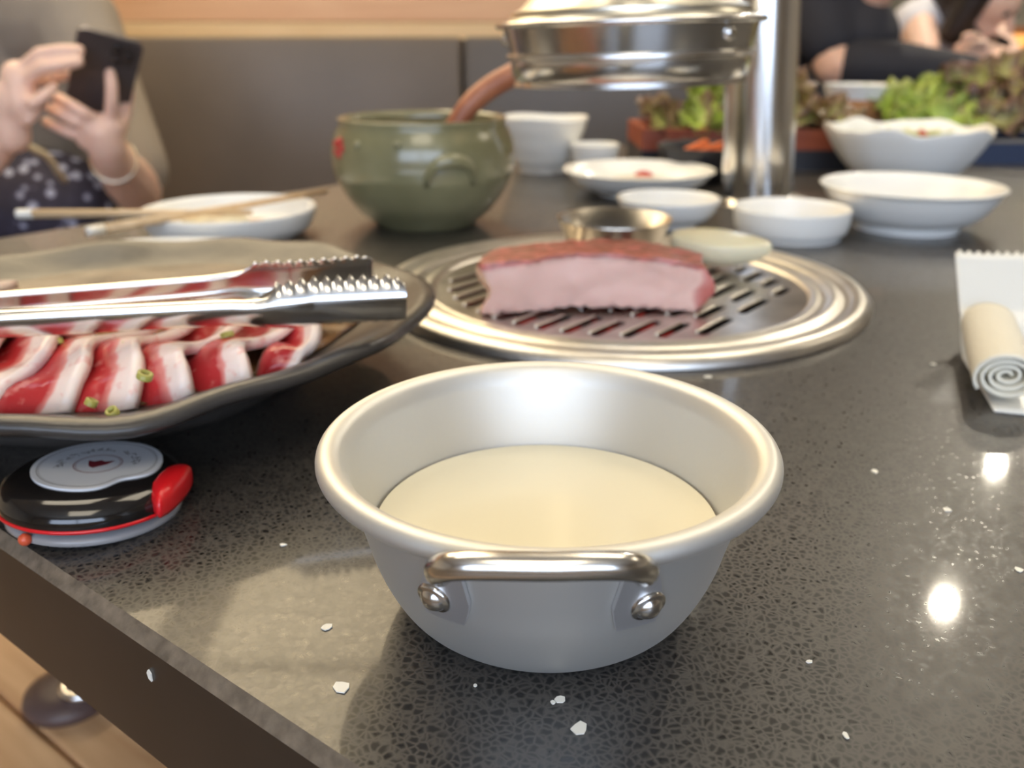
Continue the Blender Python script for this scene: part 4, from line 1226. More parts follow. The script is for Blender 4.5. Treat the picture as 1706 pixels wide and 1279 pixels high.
cr1 = Vector((at(1235, 240, 1.20).x, 1.22, 0))
crate('lettuce_tray', cr1, 0.272, 0.15, 0.025, 0.050, 'dark tray with red-brown rim heaped with lettuce behind the pole', 0.0, M_BLACKTRAY, M_RBOARD)
cr2 = Vector((0.672, 1.29, 0))
crate('vegetable_tray', cr2, 0.345, 0.17, 0.027, 0.027, 'dark blue tray heaped with leaf vegetables at the right frame edge', 0.0, M_BLUETRAY, M_BLUETRAY)
rg = random.Random(21)
for i in range(22):
    u = (i % 8) / 7; row = i // 8
    x = cr1.x - 0.103 + 0.206 * u + rg.uniform(-0.007, 0.007)
    y = cr1.y - 0.040 + 0.036 * row
    hz_ = 0.046 + (0.026 if 0.15 < u < 0.95 else 0.0) * (0.5 + 0.5 * row) + rg.uniform(0, 0.010)
    side = 'left of the pole' if u < 0.5 else 'right of the pole'
    lettuce((x, y, hz_), rg.uniform(0.034, 0.046), i, (rg.uniform(0.3, 1.1), rg.uniform(-0.5, 0.5), rg.uniform(0, 6.28) * 0.2), 0 if (0.2 < u < 0.5 and row < 2) else 1, ('bright green' if (0.2 < u < 0.5 and row < 2) else 'brownish green') + ' ruffled lettuce leaf %s, %s, %s' % (side, ROW[row], ORD[i % 8]), 'lettuce leaves in the red-rimmed tray')
for i in range(26):
    u = (i % 9) / 8; row = i // 9
    x = cr2.x - 0.145 + 0.29 * u + rg.uniform(-0.008, 0.008)
    y = cr2.y - 0.048 + 0.042 * row
    hz_ = 0.034 + 0.030 * min(1, u * 1.6) * (0.6 + 0.4 * row) + 0.012 * row + rg.uniform(0, 0.013)
    g = u < 0.36
    lettuce((x, y, hz_), rg.uniform(0.036, 0.050), i + 3, (rg.uniform(0.2, 1.0), rg.uniform(-0.4, 0.4), rg.uniform(-0.6, 0.6)), 0 if g else (1 if i % 3 else 2),
            ('bright green lettuce leaf in the blue tray' if g else 'dark reddish lettuce leaf in the blue tray') + ', %s, %s' % (ROW[row], ORD[i % 9]), 'bright leaves in the blue tray' if g else 'dark leaves in the blue tray')
# black bowl with carrot sticks, white bowl with orange band
bb = Vector((at(1172, 250, 1.06).x, 1.06, 0))
tag(sc(mk('black_bowl', lathe(dish_prof(0.080, 0.060, 0.045), 56), M_BLACKTRAY, loc=bb, sharp=60), 0.66), 'black bowl with carrot pieces left of the pole', 'bowl')
for k in range(3):
    tag(sc(mk('carrot_piece', xf(join(box(-0.026, 0.026, -0.007, 0.007, -0.007, 0.007, 0.003)), Matrix.Rotation(-0.25, 4, 'Y')), mat('carrot', srgb(226, 116, 62), 0.4), loc=(bb.x + 0.020 - 0.013 * k, bb.y - 0.030 + 0.019 * k, 0.037), rot=(0, 0, 0.3 * k)), 0.66),
        'orange carrot stick in the black bowl, ' + ('nearest', 'middle', 'farthest')[k] + ' of three', 'carrot', 'carrot sticks')
wb = at(1430, 170, 1.345)
t = thing('banded_bowl', 'white bowl with orange band behind the salad bowl', 'bowl', (wb.x, wb.y, 0))
sc(t, 0.66)
mk('orange_band', lathe([(0, 0), (0.05, 0), (0.052, 0.01), (0.062, 0.098), (0.068, 0.112), (0.060, 0.112), (0, 0.10)], 48), mat('band_orange', srgb(224, 160, 104), 0.4), t, sharp=50)
mk('upper_bowl', lathe([(0.050, 0.1125), (0.066, 0.1125), (0.076, 0.138), (0.078, 0.142), (0.074, 0.142), (0.06, 0.118), (0, 0.1165), (0, 0.1127)], 48), M_WHITE, t, sharp=50)

# ------------------------------------------------------------------ wet towel and its packet (right)
M_FILM = mat('packet_film', srgb(226, 226, 220), 0.25, alpha=1.0)
ra, rb = gp(1668, 652, 0.014), gp(1650, 560, 0.020)
tow = thing('rolled_towel', 'rolled white wet towel lying on the table at the right', 'towel', (0, 0, 0))
ax = Vector((ra.x - 0.004, ra.y, 0)) ; 
def towel_roll():
    A = Vector((0.2200, 0.374, 0.0140)); B = Vector((0.2520, 0.455, 0.0150))
    d = (B - A); L = d.length; d.normalize()
    side = Vector((d.y, -d.x, 0)); up = Vector((0, 0, 1))
    n, m = 130, 18
    V, Fc = [], []
    for j in range(m + 1):
        s = j / m
        for i in range(n + 1):
            th_ = i / n * 2 * math.pi * 3.6
            r = 0.0022 + 0.0105 * i / n + 0.0002 * math.sin(2 * th_ + 3 * s)
            flat = 0.92
            e = 0.004 * (1 - i / n) * (1 if s < 0.5 else -1) * (abs(2 * s - 1) ** 6)
            V.append(A + d * (s * L + e) + side * (r * math.cos(th_)) * 1.12 + up * (r * math.sin(th_) * flat - 0.0005))
    for j in range(m):
        for i in range(n):
            Fc.append((j * (n + 1) + i, j * (n + 1) + i + 1, (j + 1) * (n + 1) + i + 1, (j + 1) * (n + 1) + i))
    return V, Fc
o = mk('roll', towel_roll(), mat('towel_white', srgb(232, 226, 208), 0.75, bump=0.3, bump_scale=400), tow)
so = o.modifiers.new('s', 'SOLIDIFY'); so.thickness = 0.0016
# open film packet: lies under the roll and rises behind it, saw-tooth top edge
def film(u, v):
    # v: 0 near end under the roll, 1 top torn edge
    near = Vector((0.2130, 0.367, 0.0006)).lerp(Vector((0.315, 0.338, 0.0006)), u)
    mid = Vector((0.2380, 0.460, 0.017)).lerp(Vector((0.345, 0.435, 0.017)), u)
    top = Vector((0.2440, 0.489, 0.0445)).lerp(Vector((0.355, 0.462, 0.0435)), u)
    if v < 0.55:
        s = v / 0.55
        p = near.lerp(mid, s); p.z = 0.0006 + 0.0195 * max(0, (s - 0.75) / 0.25) ** 1.6
    else:
        s = (v - 0.55) / 0.45
        p = mid.lerp(top, s)
    p.z += 0.0016 * math.sin(9 * u + 4 * v) * max(0, v - 0.5)
    return p
vf, _ = sheet(film, 48, 24, 0.0005)
nv_ = len(vf[0]) // 2
for layer in (0, 1):
    for i in range(49):
        q = vf[0][layer * nv_ + 24 * 49 + i]
        if i % 2: q += Vector((0.0005, 0.0012, 0.0022))
tag(mk('towel_packet', vf, M_FILM), 'opened white film packet with serrated edge under the rolled towel', 'packet')

# ------------------------------------------------------------------ crumbs on the table
M_CRUMB = mat('crumb_white', srgb(238, 236, 226), 0.5)
def crumb(px, py, w, h, rot, label, pos=None, q=None):
    c = gp(px, py) if pos is None else pos
    t_ = (c - Vector((0, 0, CAM_H))).length
    rx, ry = w / 2 * t_ / F_PX, h / 2 * t_ / F_PX / 0.55
    rg = random.Random(px)
    pts = [(rx * math.cos(a) * rg.uniform(0.7, 1.15), ry * math.sin(a) * rg.uniform(0.7, 1.15)) for a in [2 * math.pi * k / 7 for k in range(7)]]
    o = mk('crumb', prism(pts, 0.0001, 0.0004), M_CRUMB, loc=c, rot=(0, 0, rot), smooth=False)
    tag(o, label, 'crumb', 'white crumbs around the bowl')
    return o
for (px, py, w, h, rot, lb_) in [
        (545, 1045, 20, 10, 0, 'white flake left of the bowl, farther of two'), (569, 1145, 27, 17, 0.6, 'white flake left of the bowl, nearer of two'),
        (933, 1166, 18, 11, -0.4, 'white flake just in front of the bowl'), (921, 1171, 8, 5, 0, 'tiny chip touching the flake in front of the bowl'),
        (966, 1214, 28, 18, -0.3, 'largest white flake in front of the bowl near the frame bottom'), (792, 1143, 6, 4, 0, 'tiny speck in front of the bowl at left'),
        (1458, 786, 11, 7, 0, 'small white crumb between the bowl and the bright lamp reflections'), (1180, 628, 14, 5, 0, 'small white crumb between the grill and the bowl'),
        (1578, 850, 13, 7, 0.3, 'pale crumb between the two lamp reflections'), (1409, 1226, 9, 8, 0, 'pale crumb at the bottom right'),
        (1348, 1103, 10, 5, 0.4, 'pale crumb right of the bowl front'), (471, 908, 12, 4, 0, 'thin crumb between the call bell and the bowl'),
        (1697, 950, 14, 8, 0, 'pale crumb at the right frame edge'), (1555, 607, 9, 5, 0, 'white crumb beside the rolled towel')]:
    crumb(px, py, w, h, rot, lb_)
# flake stuck on the side face of the table
d = ray(248, 1125); o3 = Vector((0, 0, CAM_H))
tt = (EO.dot(E2) - 0.0006 - o3.dot(E2)) / d.dot(E2)
sp = o3 + d * tt
fk = prism([(-0.0008, -0.0018), (0.0006, -0.0014), (0.0011, 0.0004), (0.0002, 0.0018), (-0.0009, 0.0008)], 0, 0.0005)
o = mk('crumb', fk, M_CRUMB, loc=sp, rot=(math.radians(90), 0, EANG), smooth=False)
tag(o, 'white flake stuck on the dark side face of the table', 'crumb', 'white crumbs around the bowl')

# ------------------------------------------------------------------ people
def seat_legs(hip, fwd, side, knee_z, r=0.075):
    """two thighs + shins + feet for a seated figure, as capsule chains"""
    out = []
    for s in (-1, 1):
        h = hip + side * (0.09 * s)
        k = h + fwd * 0.40; k.z = knee_z
        a = k + fwd * 0.02; a.z = ZF + 0.09
        out.append(chain([(h, r + 0.01), (h.lerp(k, 0.5), r), (k, 0.055), (k.lerp(a, 0.4), 0.055), (a, 0.036)]))
        out.append(chain([(a + Vector((0, 0, -0.04)), 0.036), (a + fwd * 0.14 + Vector((0, 0, -0.062)), 0.026)]))
    return join(*out)

def head_shapes(c, fwd, up, r=0.092):
    """skull, jaw, nose, ears, lips and eye sockets around centre c"""
    fwd = fwd.normalized(); up = (up - fwd * up.dot(fwd)).normalized(); sd = fwd.cross(up)
    S = [cone_caps(c + up * 0.022 - fwd * 0.012, c + up * 0.018 + fwd * 0.018, r * 0.90, r * 0.82, 20),
         cone_caps(c - up * 0.03 + fwd * 0.020, c - up * 0.080 + fwd * 0.048, r * 0.66, r * 0.34, 16),
         cone_caps(c + up * 0.008 + fwd * 0.088, c - up * 0.026 + fwd * 0.108, 0.008, 0.013, 10),
         cone_caps(c - up * 0.052 + fwd * 0.086 - sd * 0.014, c - up * 0.052 + fwd * 0.086 + sd * 0.014, 0.0085, 0.0085, 10)]
    for s in (-1, 1):
        S.append(cone_caps(c + sd * (0.078 * s) - up * 0.012, c + sd * (0.082 * s) + up * 0.022 - fwd * 0.008, 0.012, 0.015, 10))
        S.append(cone_caps(c + sd * (0.018 * s) + up * 0.026 + fwd * 0.084, c + sd * (0.045 * s) + up * 0.026 + fwd * 0.070, 0.010, 0.009, 10))
    return join(*S), sd

def add_eyes(person, c, fwd, up, sd):
    me_ = None
    for s in (-1, 1):
        p = c + sd * (0.032 * s) + up * 0.006 + fwd * 0.083
        mk('eye', ball(p, 0.0105, 2, (1, 1, 0.7)), mat('eye_dark', srgb(46, 36, 32), 0.15), person)

def atp(px, py, Y):
    return at(px, py, Y * 1.154)

# ---- left: person in a taupe top with a phone
F1 = Vector((0.10, -0.99, 0)).normalized(); S1 = Vector((0.99, 0.10, 0)).normalized()
p1 = thing('person', 'person in loose taupe top and dark speckled skirt, looking at a phone', 'person', (-0.89, 1.76, ZF))
off1 = -Vector((-0.89, 1.76, ZF))
hip = Vector((-0.941, 1.846, -0.249)); chest = Vector((-0.915, 1.731, 0.010)); neckb = Vector((-0.903, 1.685, 0.220)); hc = Vector((-0.895, 1.616, 0.386))
shR = atp(122, 38, 1.42); shL = Vector((-1.080, 1.662, 0.180))
elb = atp(228, 316, 1.30); wri = atp(182, 258, 1.125)
elb2 = Vector((-1.075, 1.431, -0.054)); wri2 = atp(-22, 262, 1.06)
torso = [chain([(hip, 0.135), (hip.lerp(chest, 0.5), 0.115), (chest, 0.125), (neckb - Vector((0, 0, 0.06)), 0.085), (neckb, 0.052), (hc - Vector((0, 0, 0.06)), 0.050)]),
         chain([(hip + S1 * 0.05, 0.125), (chest + S1 * 0.05, 0.105)]), chain([(hip - S1 * 0.05, 0.125), (chest - S1 * 0.05, 0.105)]),
         chain([(shR, 0.058), (neckb - Vector((0, 0, 0.03)), 0.062), (shL, 0.058)])]
hs, sd1 = head_shapes(hc, Vector((0.15, -0.9, -0.45)), Vector((0.05, -0.4, 0.9)))
armR = chain([(shR, 0.056), (shR.lerp(elb, 0.5), 0.047), (elb, 0.040), (elb.lerp(wri, 0.35), 0.039), (wri, 0.0255)])
armL = chain([(shL, 0.056), (shL.lerp(elb2, 0.5), 0.047), (elb2, 0.040), (elb2.lerp(wri2, 0.35), 0.039), (wri2, 0.0255)])
# right-of-picture hand: palm back to us, three fingers curled across the phone, index straight up, thumb behind
def fing(pts, r0, r1):
    n = len(pts)
    return chain([(p, r0 + (r1 - r0) * i / (n - 1)) for i, p in enumerate(pts)])
pm = atp(170, 222, 1.105)
handB = [chain([(wri, 0.025), (atp(176, 240, 1.112), 0.027), (pm, 0.026)]),
         cone_caps(atp(158, 214, 1.102), atp(182, 212, 1.106), 0.021, 0.020), cone_caps(atp(150, 228, 1.106), atp(178, 235, 1.108), 0.020, 0.022),
         fing([atp(184, 205, 1.105), atp(186, 170, 1.092), atp(186, 142, 1.090), atp(184, 122, 1.094)], 0.0095, 0.0075),
         fing([atp(168, 205, 1.102), atp(140, 188, 1.084), atp(114, 172, 1.082), atp(95, 161, 1.092)], 0.0090, 0.0072),
         fing([atp(158, 216, 1.103), atp(128, 204, 1.084), atp(102, 190, 1.083), atp(84, 180, 1.094)], 0.0088, 0.0070),
         fing([atp(150, 230, 1.106), atp(118, 222, 1.090), atp(94, 211, 1.089), atp(76, 202, 1.100)], 0.0082, 0.0066),
         fing([atp(190, 232, 1.116), atp(206, 190, 1.140), atp(213, 160, 1.142), atp(213, 138, 1.136)], 0.0125, 0.0088)]
# left-of-picture hand: fingers reaching to the top edge of the phone
pm2 = atp(22, 165, 1.05)
handA = [chain([(wri2, 0.0255), (atp(2, 220, 1.055), 0.028), (pm2, 0.027)]),
         cone_caps(atp(30, 128, 1.05), atp(38, 175, 1.045), 0.021, 0.022), cone_caps(atp(8, 175, 1.05), atp(20, 225, 1.05), 0.025, 0.024),
         fing([atp(34, 118, 1.05), atp(66, 90, 1.045), atp(104, 84, 1.048), atp(132, 84, 1.056)], 0.0096, 0.0076),
         fing([atp(38, 138, 1.045), atp(70, 113, 1.036), atp(104, 108, 1.040), atp(131, 103, 1.050)], 0.0094, 0.0074),
         fing([atp(38, 165, 1.045), atp(56, 172, 1.03), atp(76, 158, 1.034), atp(90, 146, 1.044)], 0.0090, 0.0070),
         fing([atp(26, 200, 1.050), atp(46, 200, 1.036), atp(62, 182, 1.040), atp(72, 168, 1.050)], 0.0085, 0.0066),
         fing([atp(18, 150, 1.066), atp(50, 130, 1.100), atp(90, 128, 1.115), atp(112, 122, 1.112)], 0.013, 0.0085)]
lg = seat_legs(hip + F1 * 0.05 + Vector((0, 0, -0.02)), F1, S1, -0.34)
body = join(*torso, hs, armR, armL, *handA, *handB, lg)
TO1 = Matrix.Translation(off1)
blob('body', xf(body, TO1), M_SKIN, p1, 0.0030, 4)
# clothing
top = join(chain([(hip.lerp(chest, 0.25) + Vector((0, 0, 0.02)), 0.150), (chest, 0.152), (neckb - Vector((0, 0, 0.07)), 0.098)]),
           chain([(hip.lerp(chest, 0.3) + S1 * 0.06, 0.13), (chest + S1 * 0.06 + Vector((0, 0, 0.05)), 0.124)]), chain([(hip.lerp(chest, 0.3) - S1 * 0.06, 0.13), (chest - S1 * 0.06 + Vector((0, 0, 0.05)), 0.124)]),
           chain([(shR, 0.078), (neckb - Vector((0, 0, 0.045)), 0.075), (shL, 0.078)]),
           chain([(shR, 0.078), (shR.lerp(elb, 0.45) + Vector((0.004, 0, 0)), 0.066), (shR.lerp(elb, 0.88) + Vector((0.010, 0.0, 0.0)), 0.056)]),
           chain([(shL, 0.078), (shL.lerp(elb2, 0.5), 0.068), (shL.lerp(elb2, 0.85), 0.06)]))
M_TAUPE = mat('taupe_knit', srgb(148, 138, 126), 0.85, noise_scale=9, noise_amt=0.10, bump=0.3, bump_scale=120)
blob('top', xf(top, TO1), M_TAUPE, p1, 0.008, 8)
m = bpy.data.materials.new('speckled_fabric'); m.use_nodes = True
nt = m.node_tree; b = nt.nodes['Principled BSDF']; b.inputs['Roughness'].default_value = 0.8
tc = nt.nodes.new('ShaderNodeTexCoord')
vo = N(nt, 'ShaderNodeTexVoronoi', Scale=42.0); nt.links.new(tc.outputs['Object'], vo.inputs['Vector'])
r = ramp(nt, [(0.0, srgb(206, 210, 226)), (0.26, srgb(176, 180, 204)), (0.36, srgb(66, 62, 78)), (1.0, srgb(54, 50, 62))], vo.outputs['Distance'])
nt.links.new(r.outputs['Color'], b.inputs['Base Color'])
sk = join(chain([(hip.lerp(chest, 0.45) + F1 * 0.07, 0.140), (hip + F1 * 0.05, 0.165)]), chain([(hip + S1 * 0.08 + F1 * 0.08, 0.120), (hip + S1 * 0.10 + F1 * 0.40 + Vector((0, 0, -0.02)), 0.092), (hip + S1 * 0.10 + F1 * 0.44 + Vector((0, 0, -0.22)), 0.09)]),
          chain([(hip - S1 * 0.08 + F1 * 0.08, 0.120), (hip - S1 * 0.10 + F1 * 0.40 + Vector((0, 0, -0.02)), 0.092), (hip - S1 * 0.10 + F1 * 0.44 + Vector((0, 0, -0.22)), 0.09)]),
          chain([(atp(20, 330, 1.36), 0.10), (atp(110, 335, 1.36), 0.085)]))
blob('skirt', xf(sk, TO1), m, p1, 0.009, 6)
hair = join(cone_caps(hc + Vector((0, 0.018, 0.045)), hc + Vector((0, 0.040, 0.0)), 0.100, 0.102, 20), chain([(hc + Vector((0.07, 0.03, 0.0)), 0.045), (hc + Vector((0.085, 0.03, -0.12)), 0.035), (hc + Vector((0.08, 0.06, -0.2)), 0.02)]),
            chain([(hc + Vector((-0.07, 0.03, 0.0)), 0.045), (hc + Vector((-0.085, 0.03, -0.12)), 0.035), (hc + Vector((-0.08, 0.06, -0.2)), 0.02)]))
M_HAIR = mat('dark_hair', srgb(44, 36, 34), 0.45, noise_scale=60, noise_amt=0.3, bump=0.4, bump_scale=200)
blob('hair', xf(hair, TO1), M_HAIR, p1, 0.007, 5)
add_eyes(p1, hc + off1, Vector((0.15, -0.9, -0.45)).normalized(), Vector((0.05, -0.4, 0.9)).normalized(), sd1)
# bracelet on the wrist of the supporting hand
bc_ = wri.lerp(elb, 0.14); axb = (wri - elb).normalized()
ub = axb.orthogonal().normalized(); wbv = axb.cross(ub)
mk('bracelet', xf(tube([bc_ + ub * (0.031 * math.cos(2 * math.pi * k / 40)) + wbv * (0.031 * math.sin(2 * math.pi * k / 40)) for k in range(40)], 0.0022, 8, closed=True), TO1), mat('bracelet_metal', (0.85, 0.78, 0.62, 1), 0.2, 1.0), p1)
# cords of the bag in the lap
mk('cord', xf(tube(smooth_path([atp(30, 235, 1.22), atp(60, 250, 1.20), atp(80, 262, 1.20), atp(98, 288, 1.21), atp(108, 300, 1.23)], 6), 0.0055, 8), TO1), mat('cord_beige', srgb(172, 160, 134), 0.8), p1)

# phone (held, a thing of its own)
pcn = atp(170, 134, 1.112)
upv = (atp(190, 58, 1.085) - atp(158, 208, 1.150)).normalized()
rt = Vector((1, 0.10, 0.22)); rt = (rt - upv * rt.dot(upv)).normalized()
nb = upv.cross(rt).normalized()
if nb.y > 0: nb = -nb
Mph = Matrix((rt, upv, nb)).transposed().to_4x4(); Mph.translation = pcn
phone = thing('smartphone', 'dark smartphone held up in both hands by the person at left', 'smartphone', (0, 0, 0))
phone.matrix_world = Mph
def rrect(w, h, r, n=6):
    pts = []
    for cx, cy, a0_ in ((w / 2 - r, h / 2 - r, 0), (-w / 2 + r, h / 2 - r, 90), (-w / 2 + r, -h / 2 + r, 180), (w / 2 - r, -h / 2 + r, 270)):
        for k in range(n + 1):
            a = math.radians(a0_ + 90 * k / n)
            pts.append((cx + r * math.cos(a), cy + r * math.sin(a)))
    return pts
mk('body', prism(rrect(0.078, 0.155, 0.010), -0.004, 0.004), mat('phone_dark', srgb(72, 68, 70), 0.3, coat=0.3), phone, smooth=False)
mk('side_band', prism(rrect(0.0796, 0.1566, 0.0108), -0.0030, 0.0030), mat('phone_band', srgb(124, 122, 130), 0.25, metal=0.8), phone, smooth=False)
cb = mk('camera_bump', xf(prism(rrect(0.030, 0.034, 0.007), 0.004, 0.0055), Matrix.Translation((0.017, 0.052, 0))), mat('phone_bump', srgb(58, 54, 54), 0.3), phone, smooth=False)
for dx, dy in ((-0.007, 0.008), (-0.007, -0.008), (0.007, 0)):
    mk('lens', xf(lathe([(0.0055, 0.0055), (0.0055, 0.0068), (0.0045, 0.0068), (0, 0.0062)], 20), Matrix.Translation((0.017 + dx, 0.052 + dy, 0))), mat('lens_glass', srgb(30, 30, 36), 0.05, coat=1), cb)

# ---- right: person in black reaching across the neighbouring table
p2o = Vector((0.80, 2.45, ZF))
p2 = thing('person', 'person in black reaching an arm across the next table, elbow bare', 'person', p2o)
TO2 = Matrix.Translation(-p2o)
hip = Vector((0.810, 2.493, -0.345)); chest = Vector((0.813, 2.400, -0.010)); neckb = Vector((0.836, 2.331, 0.222)); hc = Vector((0.869, 2.262, 0.393))
F2 = Vector((0.75, -0.35, 0)).normalized(); S2 = Vector((F2.y, -F2.x, 0)) * -1
shA = atp(1345, -35, 2.05); elA = atp(1392, 108, 1.96); wrA = atp(1625, 120, 1.88)
shB = Vector((0.733, 2.539, 0.147)); elB = Vector((0.711, 2.285, -0.024)); wrB = atp(1440, 142, 1.95)
hs, sd2 = head_shapes(hc, Vector((0.8, -0.3, -0.45)), Vector((0.3, -0.1, 0.9)))
kn = atp(1660, 112, 1.87)
hand2 = [chain([(wrA, 0.024), (kn, 0.026)]), cone_caps(atp(1655, 100, 1.87), atp(1665, 124, 1.87), 0.020, 0.020)] + \
        [fing([atp(1668, 98 + 9 * k, 1.865 - 0.004 * k), atp(1690 - 2 * k, 104 + 10 * k, 1.85), atp(1688 - 4 * k, 120 + 8 * k, 1.845), atp(1676 - 4 * k, 126 + 8 * k, 1.848)], 0.0105, 0.0078) for k in range(4)] + \
        [fing([atp(1650, 96, 1.88), atp(1672, 84, 1.89), atp(1692, 90, 1.88)], 0.012, 0.0085)]
hand2b = [chain([(wrB, 0.022), (atp(1478, 144, 1.93), 0.022)])] + [fing([atp(1478, 138 + 4 * k, 1.93 - 0.012 * k), atp(1496, 140 + 3 * k, 1.922 - 0.012 * k), atp(1508, 144 + 3 * k, 1.924 - 0.012 * k)], 0.0095, 0.0070) for k in range(4)] + [fing([atp(1462, 138, 1.94), atp(1480, 130, 1.935), atp(1494, 132, 1.93)], 0.011, 0.008)]
lg = seat_legs(hip + F2 * 0.05, F2, S2, -0.36)
body = join(chain([(hip, 0.135), (chest, 0.125), (neckb - Vector((0, 0, 0.06)), 0.085), (neckb, 0.052), (hc - Vector((0, 0, 0.06)), 0.05)]), chain([(shA, 0.056), (neckb - Vector((0, 0, 0.03)), 0.06), (shB, 0.056)]), hs,
            chain([(shA, 0.056), (elA, 0.050), (elA.lerp(wrA, 0.35), 0.046), (wrA, 0.026)]), chain([(shB, 0.056), (elB, 0.042), (wrB, 0.024)]), *hand2, *hand2b, lg)
blob('body', xf(body, TO2), M_SKIN2, p2, 0.0045, 5)
M_BLACKTOP = mat('black_jersey', srgb(44, 45, 54), 0.8, noise_scale=12, noise_amt=0.1)
topv = join(chain([(hip + Vector((0, 0, 0.02)), 0.155), (chest, 0.155), (neckb - Vector((0, 0, 0.07)), 0.10)]), chain([(shA, 0.085), (neckb - Vector((0, 0, 0.05)), 0.08), (shB, 0.085)]),
            chain([(shA, 0.085), (shA.lerp(elA, 0.70), 0.072)]), chain([(shB, 0.08), (elB, 0.066), (elB.lerp(wrB, 0.75), 0.05)]))
blob('top', xf(topv, TO2), M_BLACKTOP, p2, 0.009, 8)
blob('arm_sleeve', xf(chain([(elA.lerp(wrA, 0.16), 0.062), (elA.lerp(wrA, 0.45), 0.060), (elA.lerp(wrA, 0.96), 0.038)]), TO2), M_BLACKTOP, p2, 0.007, 6)
blob('trousers', xf(seat_legs(hip + F2 * 0.04 + Vector((0, 0, 0.0)), F2, S2, -0.355, 0.09), TO2), M_BLACKTOP, p2, 0.010, 6)
blob('hair', xf(cone_caps(hc + Vector((-0.02, 0.01, 0.045)), hc + Vector((-0.045, 0.015, 0.0)), 0.100, 0.102, 20), TO2), M_HAIR, p2, 0.008, 5)
add_eyes(p2, hc - p2o, Vector((0.8, -0.3, -0.45)).normalized(), Vector((0.3, -0.1, 0.9)).normalized(), sd2)

# ---- far right: dark-haired woman in white bending over her food
p3o = Vector((1.40, 3.17, ZF))
p3 = thing('person', 'dark haired person in white sleeveless top bending over the next table', 'person', p3o)
TO3 = Matrix.Translation(-p3o)
hc = atp(1640, 2, 2.42); F3 = Vector((0.62, -0.60, -0.50)); U3 = Vector((0.35, -0.35, 0.87))
hip = Vector((1.378, 3.231, -0.391)); chest = Vector((1.403, 3.093, -0.042)); neckb = atp(1590, 18, 2.52)
shA = atp(1528, 42, 2.46); elA = atp(1545, 108, 2.36); wrA = atp(1600, 104, 2.22)
shB = atp(1640, 40, 2.66); elB = atp(1690, 110, 2.52); wrB = atp(1648, 84, 2.32)
F3h = Vector((0.5, -0.85, 0)).normalized(); S3 = Vector((0.85, 0.5, 0)).normalized()
hs, sd3 = head_shapes(hc, F3, U3)
def simple_hand(w, k, px, py, Y, sg):
    out = [chain([(w, 0.022), (k, 0.024)])]
    for j in range(4):
        out.append(fing([atp(px, py + 7 * j, Y), atp(px + sg * 18, py - 3 + 7 * j, Y - 0.02), atp(px + sg * 32, py + 5 + 6 * j, Y - 0.025), atp(px + sg * 36, py + 12 + 6 * j, Y - 0.02)], 0.010, 0.0075))
    out.append(fing([atp(px - sg * 6, py - 6, Y), atp(px + sg * 8, py - 14, Y - 0.02), atp(px + sg * 22, py - 12, Y - 0.03)], 0.0115, 0.008))
    return join(*out)
hA = simple_hand(wrA, atp(1618, 92, 2.20), 1622, 84, 2.19, 1)
hB = simple_hand(wrB, atp(1634, 78, 2.30), 1628, 72, 2.29, -1)
lg = seat_legs(hip + F3h * 0.05, F3h, S3, -0.40)
body = join(chain([(hip, 0.125), (chest, 0.115), (neckb - Vector((0, 0, 0.06)), 0.075), (neckb, 0.047), (hc - U3.normalized() * 0.07, 0.046)]), chain([(shA, 0.052), (neckb - Vector((0, 0, 0.04)), 0.055), (shB, 0.052)]), hs,
            chain([(shA, 0.052), (shA.lerp(elA, 0.5), 0.046), (elA, 0.038), (wrA, 0.023)]), chain([(shB, 0.052), (elB, 0.038), (wrB, 0.023)]), hA, hB, lg)
blob('body', xf(body, TO3), M_SKIN, p3, 0.0048, 5)
M_WHITETOP = mat('white_top', srgb(222, 222, 232), 0.8, noise_scale=12, noise_amt=0.05)
blob('top', xf(join(chain([(hip + Vector((0, 0, 0.02)), 0.142), (chest, 0.140), (neckb - Vector((0, 0, 0.09)), 0.085)]), chain([(shA.lerp(neckb, 0.12) + Vector((-0.02, 0.01, 0.0)), 0.066), (shA.lerp(neckb, 0.55), 0.07), (shB.lerp(neckb, 0.2), 0.066)])), TO3), M_WHITETOP, p3, 0.008, 7)
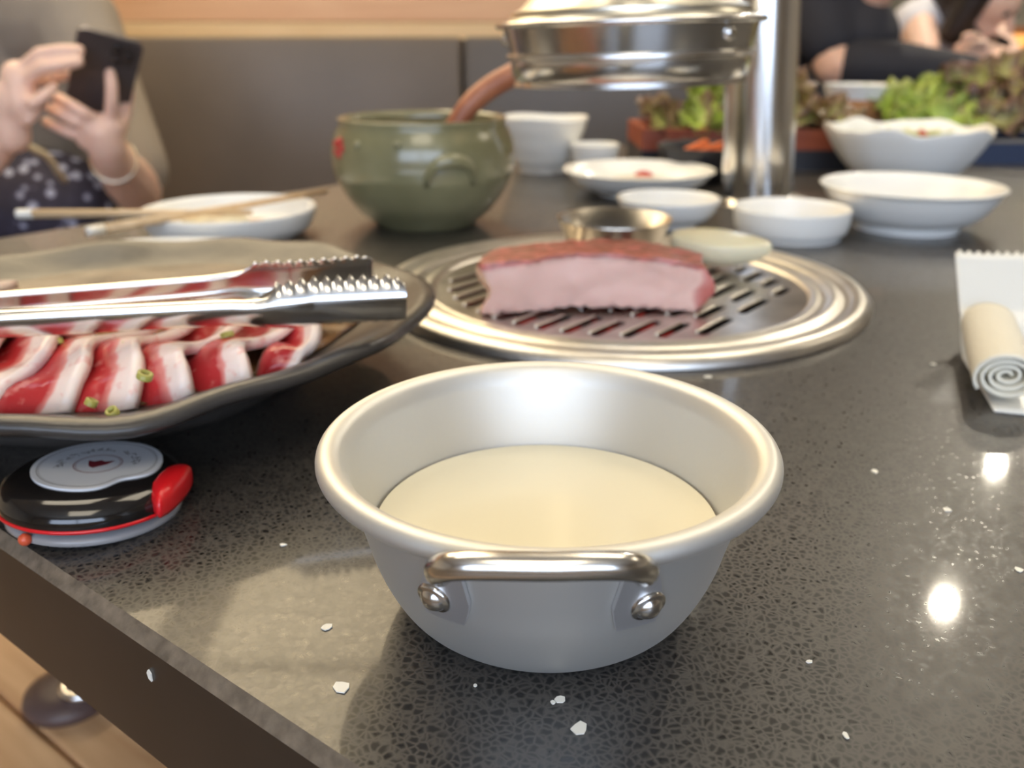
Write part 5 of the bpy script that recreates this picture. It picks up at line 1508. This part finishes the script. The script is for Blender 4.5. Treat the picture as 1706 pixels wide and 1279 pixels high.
blob('trousers', xf(seat_legs(hip + F3h * 0.04, F3h, S3, -0.395, 0.088), TO3), mat('denim', srgb(70, 74, 96), 0.8), p3, 0.010, 6)
fx = F3.normalized(); ux = U3.normalized()
hr = join(cone_caps(hc + ux * 0.045 - fx * 0.035, hc - fx * 0.052 - ux * 0.01, 0.098, 0.100, 20),
          chain([(hc - sd3 * 0.07 + ux * 0.02 - fx * 0.02, 0.05), (hc - sd3 * 0.085 - ux * 0.07 - fx * 0.03, 0.042), (atp(1600, 60, 2.46), 0.022)]),
          chain([(hc + sd3 * 0.075 + ux * 0.02 - fx * 0.01, 0.045), (hc + sd3 * 0.080 - ux * 0.09, 0.038), (atp(1672, 75, 2.44), 0.022)]),
          chain([(hc - fx * 0.07, 0.08), (neckb + Vector((0, 0.05, 0.0)), 0.07), (chest + Vector((0, 0.10, 0.05)), 0.05)]))
blob('hair', xf(hr, TO3), M_HAIR, p3, 0.008, 5)
add_eyes(p3, hc - p3o, fx, ux, sd3)

# stools that carry the two diners of the neighbouring party
for (nm, c, lb_) in (('stool', Vector((0.80, 2.51, ZF)), 'dark padded stool under the person in black'), ('stool', Vector((1.36, 3.25, ZF)), 'dark padded stool under the woman in white')):
    t = thing(nm, lb_, 'stool', c)
    sc(t, (1, 1, 0.60))
    mk('seat', lathe([(0, 0.335), (0.15, 0.335), (0.165, 0.35), (0.165, 0.37), (0.15, 0.385), (0, 0.387)], 40), M_LEATHER2, t)
    for k in range(4):
        a = math.pi / 4 + k * math.pi / 2
        mk('leg', tube([(0.11 * math.cos(a), 0.11 * math.sin(a), 0.336), (0.15 * math.cos(a), 0.15 * math.sin(a), 0)], 0.012, 8), M_APRON, t)
# steel cup in the reaching hand
hcpos = atp(1698, 104, 1.84)
tag(mk('steel_cup', lathe([(0, 0), (0.026, 0), (0.028, 0.002), (0.033, 0.070), (0.034, 0.071), (0.032, 0.071), (0.026, 0.004), (0, 0.004)], 40), M_POLISH, loc=hcpos - Vector((-0.012, -0.005, 0.035)), rot=(0, math.radians(35), 0), sharp=50), 'steel cup held by the person in black at the right edge', 'cup')
